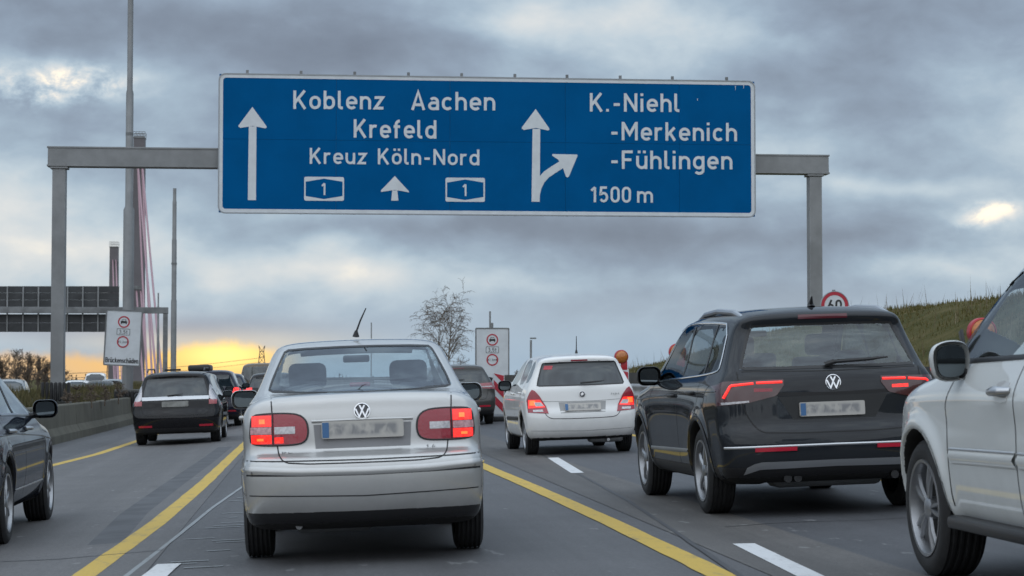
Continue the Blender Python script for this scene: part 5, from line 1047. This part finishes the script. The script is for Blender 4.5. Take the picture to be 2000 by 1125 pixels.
sign = thing('direction_sign', 'large blue motorway sign with white place names and lane arrows, hung on the gantry', 'road sign', (pg(951, 290).x, GY, pg(951, 290).z))
SX, SZ = sign.location.x, sign.location.z
def sp_(px, py):                   # photo position on the sign's face -> sign coordinates
    p = pg(px, py); return p.x - SX, p.z - SZ
x0, z1 = sp_(427, 147); x1, z0 = sp_(1476, 425); z1 = (z1 + sp_(1470, 156)[1]) / 2 + .015
# three by two sheets, with narrow joints
xs_ = [x0, x0 + (x1 - x0) * .215, x0 + (x1 - x0) * .425, x0 + (x1 - x0) * .64, x0 + (x1 - x0) * .855, x1]; zm = z0 + (z1 - z0) * .53
for i in range(5):
    for a, b in ((z0 + .02, zm), (zm, z1 - .02)):
        link('sign_sheet', MB().box(((max(xs_[i], x0 + .02) + min(xs_[i + 1], x1 - .02)) / 2, .0, (a + b) / 2), (min(xs_[i + 1], x1 - .02) - max(xs_[i], x0 + .02) - .006, .03, b - a - .006)).me('sign_sheet'), BLUE_F, sign)
link('sign_back', MB().box(((x0 + x1) / 2, .03, (z0 + z1) / 2), (x1 - x0 - .06, .02, z1 - z0 - .06)).me('sign_back'), STEEL_DK, sign)
def ring(mb, outer, inner, y0, y1):
    n = len(outer); V = [(x, y0, z) for x, z in outer] + [(x, y0, z) for x, z in inner] + [(x, y1, z) for x, z in outer] + [(x, y1, z) for x, z in inner]; F = []
    for i in range(n): j = (i + 1) % n; F += [(i, j, n + j, n + i), (2 * n + i, 3 * n + i, 3 * n + j, 2 * n + j), (i, 2 * n + i, 2 * n + j, j), (n + i, n + j, 3 * n + j, 3 * n + i)]
    return mb.add(V, F)
bw = .115
link('sign_border', ring(MB(), rrect(x0 + .025, z0 + .025, x1 - .025, z1 - .025, .16), rrect(x0 + bw, z0 + bw, x1 - bw, z1 - bw, .08), -.021, .0).me('sign_border'), WHITE_F, sign)
link('sign_edge', ring(MB(), rrect(x0, z0, x1, z1, .18), rrect(x0 + .028, z0 + .028, x1 - .028, z1 - .028, .16), -.034, .05).me('sign_edge'), GREY_F, sign)
for k, (px, py) in enumerate([(483, 143), (588, 144), (693, 145), (798, 146), (902, 147), (1006, 148), (1108, 149), (1212, 150), (1314, 151), (1420, 152)]):
    x, _ = sp_(px, py); link('sign_bracket', MB().box((x, .06, z1 + .02), (.07, .05, .15)).me('sign_bracket'), STEEL_DK, sign); link('sign_bracket', MB().box((x, .075, (z0 + z1) / 2), (.06, .05, z1 - z0)).me('sign_bracket'), STEEL_DK, sign)
face = lambda x, z, e: (x, -.0215 - e, z)
def word(s, px0, px1, base0, capt, sc=None):
    """px0..px1, baseline and cap height as read off the photograph"""
    xa, za = sp_(px0, base0[0]); xb, zb2 = sp_(px1, base0[1]); cap = sp_(px0, base0[0] - capt)[1] - za; sl = (zb2 - za) / (xb - xa)
    mb = text_mb(MB(), s, 0, 0, cap, xb - xa, lambda x, z, e: face(xa + x, za + sl * x + z, e), weight=1.06)
    return link('lettering', mb.me('lettering'), WHITE_F, sign)
word('Koblenz', 573, 750, (213, 214), 36); word('Aachen', 803, 967, (215, 216), 36); word('Krefeld', 691, 852, (269, 271), 36); word('Kreuz', 605, 716, (320, 321), 31); word('Köln-Nord', 738, 936, (321, 323), 31)
word('K.-Niehl', 1152, 1327, (218, 219), 36); word('-Merkenich', 1192, 1439, (274, 276), 36); word('-Fühlingen', 1192, 1430, (330, 331), 36); word('1500', 1153, 1232, (395, 396), 31); word('m', 1244, 1275, (396, 396), 31)
def sign_poly(name, polys):
    mb = MB()
    for k, P in enumerate(polys): n = len(P); mb.add([face(*sp_(*p), .0008 * k) for p in P], [tuple(range(n))])
    return link(name, mb.me(name), WHITE_F, sign)
sign_poly('lane_arrow', [[(484, 391), (500, 391), (501, 247), (486, 247)], [(493, 209), (520, 246), (521, 249), (518, 251), (494, 246), (470, 250), (466, 248), (466, 245)]])
sign_poly('small_arrow', [[(764, 392), (778, 392), (776, 372), (766, 372)], [(771, 344), (798, 373), (799, 376), (771, 371), (744, 375), (744, 372)]])
branch = []
ctr = [(1046, 394), (1047, 380), (1050, 366), (1057, 352), (1067, 341), (1080, 332), (1096, 322)]
V2, F2 = stroke2d(ctr, 15.0)
mbx = MB(); mbx.add([face(*sp_(v.x, v.y), .0015) for v in V2], F2)
for k, P in enumerate([[(1038, 394), (1054, 394), (1055, 252), (1040, 252)], [(1046, 213), (1072, 250), (1073, 253), (1070, 255), (1047, 250), (1023, 254), (1019, 252), (1019, 249)], [(1079, 301), (1127, 302), (1128, 304), (1111, 345), (1108, 347), (1105, 345), (1099, 327), (1090, 312), (1078, 304)]]):
    mbx.add([face(*sp_(*p), .0008 * k) for p in P], [tuple(range(len(P)))])
link('branch_arrow', mbx.me('branch_arrow'), WHITE_F, sign)
for px0, px1 in ((594, 672), (870, 947)):
    ty, by = 346 + (px0 - 594) * .006, 392 + (px0 - 594) * .007; c = (px0 + px1) / 2
    P0, P1 = sp_(px0, by), sp_(px1, ty); rr = rrect(P0[0], P0[1], P1[0], P1[1], .045, 4)
    sh = link('road_shield', MB().add([face(x, z, .001) for x, z in rr], [tuple(range(len(rr)))]).me('road_shield'), WHITE_F, sign)
    hexa = [(px0 + 3, by - 9), (c, by - 3), (px1 - 3, by - 9), (px1 - 3, ty + 9), (c, ty + 3), (px0 + 3, ty + 9)]
    link('shield_field', MB().add([face(*sp_(*p), .003) for p in hexa], [tuple(range(6))]).me('shield_field'), BLUE_F, sh)
    xa, za = sp_(c - 7, by - 11); cap = sp_(c, by - 35)[1] - za
    link('shield_number', text_mb(MB(), '1', 0, 0, cap, .115, lambda x, z, e: face(xa + .02 + x, za + z, .004 + e), weight=1.0).me('shield_number'), WHITE_F, sh)
for px, py, h_ in ((1436, 168, 9), (1452, 166, 7), (1362, 193, 4)):
    a = sp_(px, py); link('bird_streak', MB().add([face(a[0] - .008, a[1], .003), face(a[0] + .008, a[1], .003), face(a[0] + .004, a[1] - h_ * .013, .003), face(a[0] - .004, a[1] - h_ * .013, .003)], [(0, 1, 2, 3)]).me('bird_streak'), WHITE_F, sign)
# ------------------------------------------------------------------ white bridge-damage boards
def picture_board(label, px, py, w_px, h_px, Y, rot, pole_to, lean=True):
    P = at_y(px, py, Y); k = Y / FPX; w, h = w_px * k, h_px * k
    t = thing('weight_limit_sign', label, 'road sign', P, (0, R(rot), 0), 'white boards announcing bridge damage')
    link('board', MB().prism(rrect(-w / 2, -h / 2, w / 2, h / 2, .03), -.02, .02).me('board'), WHITE_F, t)
    link('board_rim', ring(MB(), rrect(-w / 2 - .02, -h / 2 - .02, w / 2 + .02, h / 2 + .02, .045), rrect(-w / 2 + .02, -h / 2 + .02, w / 2 - .02, h / 2 - .02, .02), -.035, .025).me('board_rim'), STEEL_DK, t)
    fc = lambda x, z, e: (x, -.022 - e, z); u = h / 110.0
    for zc in (26 * u + 6 * u, -11 * u + 3 * u):
        r = 11.8 * u; link('red_ring', ring(MB(), circ(0, zc, r, 36), circ(0, zc, r * .78, 36), -.026, -.021).me('red_ring'), RED_F, t)
    zc = 32 * u
    mb = MB(); mb.add([fc(*p, .002) for p in [(-6 * u, zc - 2.5 * u), (6 * u, zc - 2.5 * u), (6.3 * u, zc + .5 * u), (5 * u, zc + 1.6 * u), (-5 * u, zc + 1.6 * u), (-6.3 * u, zc + .5 * u)]], [tuple(range(6))])
    ring(mb, [(-5 * u, zc + 1.2 * u), (5 * u, zc + 1.2 * u), (3.3 * u, zc + 5 * u), (-3.3 * u, zc + 5 * u)], [(-3.8 * u, zc + 1.8 * u), (3.8 * u, zc + 1.8 * u), (2.7 * u, zc + 4.2 * u), (-2.7 * u, zc + 4.2 * u)], -.026, -.022)
    for s in (-1, 1): mb.add([fc(s * 4.6 * u + a * u, zc + b * u, .002) for a, b in ((-1, -4.2), (1, -4.2), (1, -2.5), (-1, -2.5))], [(0, 1, 2, 3)])
    link('car_symbol', mb.me('car_symbol'), INK, t)
    zb3 = 12 * u; mb = MB(); ring(mb, rrect(-13 * u, zb3 - 6.5 * u, 13 * u, zb3 + 6.5 * u, 1.5 * u), rrect(-12.2 * u, zb3 - 5.7 * u, 12.2 * u, zb3 + 5.7 * u, 1.2 * u), -.025, -.022); text_mb(mb, '3,5t', -8.5 * u, zb3 - 4 * u, 8 * u, 17 * u, fc, weight=.85); link('weight_panel', mb.me('weight_panel'), INK, t)
    zc = -8 * u; mb = MB(); text_mb(mb, '2,2m', -6 * u, zc - 2.4 * u, 4.8 * u, 12 * u, fc, weight=.85)
    for s in (-1, 1): mb.add([fc(s * 8.8 * u, zc + 2.2 * u, .002), fc(s * 8.8 * u, zc - 2.2 * u, .002), fc(s * 6.4 * u, zc, .002)], [(0, 1, 2)])
    link('width_symbol', mb.me('width_symbol'), INK, t)
    link('lettering', text_mb(MB(), 'Brückenschäden', -w * .455, -h / 2 + 5 * u, 10 * u, w * .91, fc, weight=1.15).me('lettering'), INK, t)
    for z in (-.3, .3): link('clamp', MB().box((0, .06, z * h), (w * .7, .08, .06)).me('clamp'), STEEL_DK, t)
    return t
SY = 64.0
picture_board('tilted white board with a car in a red ring, on the tall left mast', 240.5, 660, 68, 106, SY, 2.6, 0)
rb_ = picture_board('upright white board with a car in a red ring, beyond the white hatchback', 961.5, 695, 65, 108, 74.0, 0, 0)
pP = at_y(961, 750, 74); link('post', MB().tube([(0, .12, -2.2), (0, .12, 1.2)], .05, 10).me('post', True), STEEL, rb_)
# ------------------------------------------------------------------ masts
def mast(label, px, Y, steps, z0, top_py, name='lamp_mast', collar=()):
    b = at_y(px, 740, Y); t = thing(name, label, 'mast', (b.x, Y, z0)); k = Y / FPX; ztop = at_y(px, top_py, Y).z - z0; zs = [at_y(px, py, Y).z - z0 for py, _ in steps]
    pts, rr = [], []
    for (py, w), z in zip(steps, zs): pts += [(0, 0, z), (0, 0, z + .12)]; rr += [rr[-1] if rr else w * k / 2, w * k / 2]
    pts = [(0, 0, 0)] + pts + [(0, 0, ztop)]; rr = [rr[0]] + rr + [rr[-1]]
    link('pole', MB().tube(pts, rr, 14).me('pole', True), STEEL, t)
    for py, w in collar: z = at_y(px, py, Y).z - z0; link('collar', MB().tube([(0, 0, z - .05), (0, 0, z + .05)], w * k / 2, 14).me('collar', True), STEEL_DK, t)
    return t
m1 = mast('tall tapered lamp mast on the median, running out of the top of the picture', 249, 66.0, [(700, 21), (410, 14.5), (182, 11)], -.2, -60, collar=[(262, 15)])
m1k = 66 / FPX; link('mast_foot', MB().box((0, 0, .5), (.75, .75, 1.1)).me('mast_foot', True, .04), pm('foot_concrete', (.1, .1, .095)), m1)
for k in range(6): link('impact_pad', MB().box((-.33 + k * .13, -.42, .75), (.10, .10, .5)).me('impact_pad', True, .03), RUBBER, m1)
mast('shorter stepped mast with dark collars to the right of the tall one', 338.5, 112, [(700, 11), (588, 9.5), (470, 8), (395, 6.5)], -.3, 368, collar=[(515, 11), (470, 9)])
mast('thin dark pole between the bridge cables and the stepped mast', 308, 165, [(700, 5), (640, 4), (600, 3)], -.4, 572, 'pole')
mast('thin pole rising behind the right white board', 957, 120, [(740, 3.6)], .4, 608, 'pole')
mast('hair-thin distant pole in the sky above the silver saloon', 725, 250, [(740, 2.2)], 0, 630, 'pole')
lp = mast('small street lamp with a flat head in front of the grey sky, middle right', 1037, 280, [(740, 4.2)], -1, 664, 'street_lamp')
k_ = 280 / FPX; link('lamp_head', MB().box((.30, 0, at_y(1037, 662, 280).z + 1.1), (.85, .35, .20)).me('lamp_head', True, .05), STEEL_DK, lp)
# ------------------------------------------------------------------ sign of the other direction, seen from behind
BY = 128.0; bk = thing('sign_gantry', 'gantry of the opposite road with the dark ribbed backs of its signs, far left', 'gantry', (at_y(322, 740, BY).x, BY, 0)); pb = lambda px, py: at_y(px, py, BY)
BACK = pm('sign_back_dark', (.045, .047, .05), .6, .2, var=.25, vscale=1.2)
gbox('beam', pb(-420, 606).x, pb(328, 606).x, pb(300, 612).z, pb(300, 600).z, BY, BY + .4, STEEL_DK, bk); gbox('column', pb(318, 650).x, pb(327, 650).x, -.3, pb(322, 612).z, BY + .05, BY + .35, STEEL_DK, bk)
gbox('column', pb(-415, 650).x, pb(-406, 650).x, -.3, pb(322, 612).z, BY + .05, BY + .35, STEEL_DK, bk)
edges = [-250, -200, -150, -100, -50, 12, 43, 73, 102, 130, 160, 190, 231]
for a, b in zip(edges, edges[1:]):
    for t_, d_ in ((558, 571), (571, 585), (585, 599), (613, 630), (630, 648)): gbox('sign_panel', pb(a, 600).x + .003, pb(b, 600).x - .003, pb(a, d_).z + .003, pb(a, t_).z - .003, BY + .52, BY + .58, BACK, bk, .012)
    gbox('rib', pb(a, 600).x - .045, pb(a, 600).x + .045, pb(a, 648).z, pb(a, 560).z, BY + .42, BY + .51, STEEL, bk, .01)
# ------------------------------------------------------------------ bridge: pylons, stays, deck
def pylon(label, px, top, Y, w, inner, rail_):
    b = at_y(px, 740, Y); t = thing('bridge_pylon', label, 'bridge', (b.x, Y, 0)); k = Y / FPX; H = at_y(px, top, Y).z; hw = w * k / 2
    V = []; st = [(0, 1.05), (.5, 1.0), (.93, .92), (1.0, .92)]
    for f, s in st:
        for a, e in ((-1, -1), (1, -1), (1, 1), (-1, 1)): V.append((a * hw * s, e * hw * 1.3, H * f))
    F = [(i * 4 + j, i * 4 + (j + 1) % 4, (i + 1) * 4 + (j + 1) % 4, (i + 1) * 4 + j) for i in range(3) for j in range(4)] + [(12, 13, 14, 15)]
    link('tower', MB().add(V, F).me('tower'), PYL, t)
    link('saddle', MB().box((0, 0, H * .39), (hw * 1.25, hw * 3.0, hw * .6)).me('saddle'), STEEL_DK, t); link('top_platform', MB().box((0, 0, H - .2), (hw * 2.0, hw * 2.8, .25)).me('top_platform'), STEEL_DK, t)
    mb = MB(); hr = 10 * k * .9
    for q in range(5): mb.box((-hw + q * hw / 2, -hw * 1.3, H + hr / 2), (.09, .09, hr)); mb.box((-hw + q * hw / 2, hw * 1.3, H + hr / 2), (.09, .09, hr))
    for e in (-1, 1):
        for zz in (hr * .5, hr): mb.box((0, e * hw * 1.3, H + zz), (hw * 2, .09, .09))
    link('guard_railing', mb.me('guard_railing'), STEEL_DK, t); return t, H, b.x, hw
PYL = pm('pylon_paint', (.13, .12, .13), .6, var=.12, vscale=.2); CAB = pm('stay_pink', (.34, .21, .24), .6)
p1, H1, X1, hw1 = pylon('nearer tall bridge pylon with a railing on top, behind the tall mast', 269, 268, 400, 23, .9, 1); p2, H2, X2, hw2 = pylon('farther bridge pylon with a railing on top, above the ribbed sign backs', 221, 482, 725, 17, .9, 1)
def stays(root, X, Y, H, hw, far):
    for f, d in ((.92, 100), (.92, 62), (.39, 44)):
        for u in (1, -1):
            for s in (-1, 1):
                xo = s * hw * .35; xe = xo + u * d * .113; n = 10
                pts = [(xo + (xe - xo) * t, -u * d * t, H * f * (1 - t) - .8 * math.sin(math.pi * t)) for t in [i / n for i in range(n + 1)]]
                link('stay_cable', MB().tube(pts, .17, 6).me('stay_cable', True), CAB, root)
stays(p1, X1, 400, H1, hw1, 0); stays(p2, X2, 725, H2, hw2, 1)
# ------------------------------------------------------------------ beacons, 60 sign
def beacon(label, px, Y, zlamp, lamp=True, lit=False, stripe=1):
    b = at_y(px, 740, Y); z = gz(b.x, Y); t = thing('traffic_beacon', label, 'traffic beacon', (b.x, Y, z), (0, 0, R(random.uniform(-6, 6))), 'striped beacons along the lane edge')
    link('foot', MB().box((0, 0, .06), (.42, .75, .12)).me('foot', True, .03), RUBBER, t)
    link('board', MB().prism(rrect(-.14, .18, .14, 1.20, .02, 3), -.02, .02).me('board'), WHITE_F, t)
    for q in range(3):
        zz = .16 + q * .36; P = [(-.125, zz + .30), (.125, zz + .05), (.125, zz + .25), (-.125, zz + .50)]; P = [(x * stripe, max(.2, min(1.185, z2))) for x, z2 in P]
        link('stripe', MB().prism(P, -.026, -.019).me('stripe'), RED_F, t)
    if lamp:
        link('lamp_holder', MB().box((.05, .0, 1.26), (.13, .06, .18)).me('lamp_holder', True, .02), LAMP_RED, t)
        h = link('lamp_housing', MB().lathe([(.05, .001), (.05, .115), (.02, .135), (-.05, .135), (-.06, .12)], 28, 'y').me('lamp_housing', True), LAMP_RED, t, (-.01, 0, 1.43))
        link('lamp_lens', MB().lathe([(-.055, .118), (-.085, .095), (-.10, .05), (-.105, .001)], 24, 'y').me('lamp_lens', True), LAMP_AMBER, h)
    return t
LAMP_RED = pm('lamp_housing_red', (.42, .02, .03), .4); LAMP_AMBER = pm('lamp_amber', (.44, .14, .025), .3, coat=.4, var=.2, vscale=40)
beacon('striped beacon without a lamp, between the grey hatchback and the white hatchback', 974, 50.5, 0, False)
beacon('striped beacon with an amber lamp, at the right shoulder of the white hatchback', 1214, 39.5, 0, True)
beacon('striped beacon whose lamp peeks out left of the dark grey off-roader', 1324, 31.5, 0, True)
beacon('striped beacon whose amber lamp shows beside the mirror of the white off-roader', 1919, 18.6, 0, True)
b = at_y(1630, 597, 44.0); spd = thing('speed_limit_sign', 'round red-rimmed speed limit sign reading 60, behind the roof of the dark off-roader', 'road sign', b)
k_ = 44 / FPX; r = 28.5 * k_
link('disc', MB().prism(circ(0, 0, r, 40), -.012, .012).me('disc'), WHITE_F, spd); link('red_ring', ring(MB(), circ(0, 0, r * .97, 40), circ(0, 0, r * .74, 40), -.018, -.011).me('red_ring'), RED_F, spd); link('disc_rim', ring(MB(), circ(0, 0, r * 1.02, 40), circ(0, 0, r * .97, 40), -.022, .02).me('disc_rim'), GREY_F, spd)
link('numerals', text_mb(MB(), '60', -r * .50, -r * .42, r * .84, r * 1.0, lambda x, z, e: (x, -.014 - e, z), weight=1.1).me('numerals'), INK, spd); link('post', MB().tube([(0, .06, -1.5), (0, .06, r * 1.12)], .035, 10).me('post', True), STEEL, spd)
# ------------------------------------------------------------------ power line far away
tw = at_y(511, 740, 2400); pt = thing('power_pylon', 'lattice power pylon on the horizon in front of the yellow sky', 'pylon', (tw.x, 2400, -1.6)); Hh = at_y(511, 675, 2400).z + 1.6
mb = MB(); lv = [(0, 4.6), (.28, 4.3), (.48, 3.7), (.68, 2.9), (.84, 2.2)]
for (f0, w0), (f1, w1) in zip(lv, lv[1:]):
    for a, e in ((-1, -1), (1, -1), (1, 1), (-1, 1)): mb.tube([(a * w0, e * w0, f0 * Hh), (a * w1, e * w1, f1 * Hh)], .42, 4)
    for a in (-1, 1): mb.tube([(-w0 * a, -w0, f0 * Hh), (w1 * a, -w1, f1 * Hh)], .26, 4)
    mb.tube([(-w1 * 1.25, 0, f1 * Hh), (w1 * 1.25, 0, f1 * Hh)], .4, 4)
for a in (-1, 1): mb.tube([(a * 2.2, 0, .84 * Hh), (a * 3.6, 0, Hh)], .4, 4); mb.tube([(a * -.3, 0, .84 * Hh), (a * 3.6, 0, Hh)], .3, 4)
link('lattice', mb.me('lattice'), pm('lattice_steel', (.10, .09, .08), .7), pt)
WIRE = pm('wire', (.08, .07, .06), .7)
for label, z1_, z2_, r1 in (('upper power line running left from the lattice pylon', .62, 712, .24), ('lower power line running left from the lattice pylon', .50, 722, .2)):
    e = at_y(-350, z2_ + 13, 1500); a = Vector((tw.x, 2400, Hh * z1_)); w = MB().tube([a.lerp(Vector((e.x, 1500, e.z)), t) - Vector((0, 0, 9 * math.sin(math.pi * t))) - a for t in np.linspace(0, 1, 18)], r1, 5)
    o = link('power_line', w.me('power_line', True), WIRE, None, a); tag(o, label, 'cable')
# ------------------------------------------------------------------ bare trees
BARK = pm('bark', (.055, .048, .042), .9, var=.3, vscale=6); BARK_P = pm('bark_pale', (.13, .115, .10), .9, var=.4, vscale=5); TWIG = pm('twig', (.12, .092, .07), .9)
def tree(name, label, base, h, seed, droop=.0, spread=.42, rb=.11, levels=4, barkm=None, group=None, upright=.6, r_min=.012, kids=(9, 7, 6, 4)):
    rg = random.Random(seed); t = thing(name, label, 'tree', base, group=group); T = MB(); Wd = MB()
    def branch(p, d, L, r, lv):
        n = 6 if lv < 2 else 4; pts = [p]; rr = [r]; q = Vector(p); dd = Vector(d).normalized()
        for i in range(n):
            dd = (dd + Vector((rg.gauss(0, .04 + .08 * lv), rg.gauss(0, .04 + .08 * lv), (upright * .10 if lv < 2 else -droop * (i + 1) / n * .35)))).normalized(); q = q + dd * (L / n); pts.append(Vector(q)); rr.append(max(r_min, r * (1 - .85 * (i + 1) / n)))
        (T if lv == 0 else Wd).tube(pts, rr, 7 if lv == 0 else (4 if lv < 2 else 3), lv < 2)
        if lv + 1 >= levels: return
        for k in range(kids[lv]):
            f = rg.uniform(.22 if lv == 0 else .15, 1.0); i = min(n - 1, int(f * n)); b = pts[i].lerp(pts[i + 1], f * n - i); a = rg.uniform(0, 6.283); ax = Vector((math.cos(a), math.sin(a), 0))
            dl = (pts[i + 1] - pts[i]).normalized(); nd = (dl * (1 - spread) + (ax - dl * ax.dot(dl)).normalized() * spread * 1.5 + Vector((0, 0, .12))).normalized()
            branch(b, nd, L * rg.uniform(.32, .52) * (1.15 - .45 * f if lv == 0 else 1), max(r_min, rr[i] * .55), lv + 1)
    branch(Vector((0, 0, 0)), (0, 0, 1), h * .80, rb, 0); link('trunk', T.me('trunk', True), barkm or BARK, t); link('crown', Wd.me('crown'), TWIG, t); return t
B = at_y(858, 740, 150); tree('birch_tree', 'left of two bare birches above the roof of the silver saloon', (B.x, 150, .2), at_y(858, 590, 150).z, 3, 1.1, .36, .09, 4, BARK_P, None, .5, .009, (18, 8, 6, 4))
B = at_y(874, 740, 155); tree('birch_tree', 'taller right one of two bare birches, left of the white board', (B.x, 155, .2), at_y(874, 565, 155).z, 8, 1.1, .36, .10, 4, BARK_P, None, .5, .009, (20, 8, 6, 4))
for k, (px, Y, top) in enumerate([(-30, 240, 700), (4, 215, 696), (28, 225, 690), (52, 210, 694), (74, 230, 698), (92, 220, 706), (118, 260, 712), (-70, 230, 690)]):
    P = at_y(px, 740, Y); tree('bare_tree', ['bare tree on the far left, cut by the picture edge', 'bare tree on the far left, second from the edge', 'tallest bare tree on the far left', 'bare tree on the far left between the tallest one and the gantry post', 'bare tree close to the left side of the gantry post', 'low bare tree touching the gantry post on its left', 'low bare tree just right of the left gantry post', 'bare tree outside the left edge of the view'][k], (P.x, Y, -1.2), at_y(px, top, Y).z + 1.2, 20 + k, -.3, .40, .13, 4, BARK, 'bare trees on the far left', 2.2, .014, (18, 10, 7, 4))
def shrub(label, px, Y, top, seed, base=.5, name='shrub'):
    P = at_y(px, 740, Y); tree(name, label, (P.x, Y, base), max(.4, at_y(px, top, Y).z - base), seed, .2, .6, .02, 3, TWIG, 'bare shrubs along the road', .6, .007, (14, 9, 5))
for k, (px, Y, top, l) in enumerate([(905, 120, 690, 'dark twiggy shrub below the right birch'), (1010, 95, 722, 'thin shrub right of the upright white board'), (1022, 105, 728, 'small thin shrub left of the white hatchback roof'), (888, 110, 700, 'twiggy shrub between the birches and the board')]): shrub(l, px, Y, top, 40 + k, .8)
for k, (px, Y, top, l) in enumerate([(150, 54, 752, 'low weedy shrub on the median right of the gantry post'), (180, 52, 748, 'weedy shrub in the middle of the planted median'), (205, 56, 750, 'weedy shrub on the median near the tilted board'), (232, 60, 742, 'weedy shrub at the foot of the tall mast'), (132, 50, 757, 'low weeds bush beside the gantry foot')]): shrub(l, px, Y, top, 60 + k, .45)
hb = at_y(905, 740, 175); hs = thing('hut', 'small dark flat-roofed hut behind the grey hatchback', 'hut', (hb.x, 175, .3)); link('wall', MB().box((0, 0, .7), (2.4, 2.0, 1.9)).me('wall'), pm('hut_brown', (.05, .035, .03), .9), hs); link('roof', MB().box((0, 0, 1.70), (2.7, 2.3, .14)).me('roof'), STEEL_DK, hs)
# woods beyond everything, and unseen ones added behind the viewer to darken reflections
def woods(name, n, pos, h, mat_cols):
    V = []; F = []
    m = soil(name + '_bark', mat_cols, .3)
    for k in range(n):
        x, y = pos(k); hh = h * random.uniform(.6, 1.25); mb_ = 26
        for q in range(mb_):
            a = random.uniform(0, 6.283); z = hh * random.uniform(.12, 1) ; rr = hh * .32 * math.sin(math.pi * min(1, (z / hh) * .85 + .1)); p = Vector((x + math.cos(a) * rr * random.random(), y + math.sin(a) * rr * random.random(), z - 1.6)); s = hh * random.uniform(.06, .13)
            i = len(V); e = Vector((random.gauss(0, 1), random.gauss(0, 1), random.gauss(0, 1))).normalized(); g = e.orthogonal().normalized(); V += [p + e * s, p - e * s * .6 + g * s, p - e * s * .6 - g * s, p + e.cross(g) * s]; F += [(i, i + 1, i + 2), (i, i + 1, i + 3), (i, i + 2, i + 3)]
    return tag(link(name, mesh(name, V, F), m), kind='stuff')
random.seed(5)
woods('distant_woods', 700, lambda k: (random.uniform(-2500, 2300), random.uniform(2600, 3200)), 8, [(.03, .03, .025), (.05, .048, .035), (.06, .055, .045)])
woods('added_woods_behind', 620, lambda k: ((lambda a, r: (math.sin(a) * r, -math.cos(a) * r))(random.uniform(-1.35, 1.35), random.uniform(85, 130))), 8, [(.03, .032, .02), (.05, .05, .03), (.065, .06, .04)])
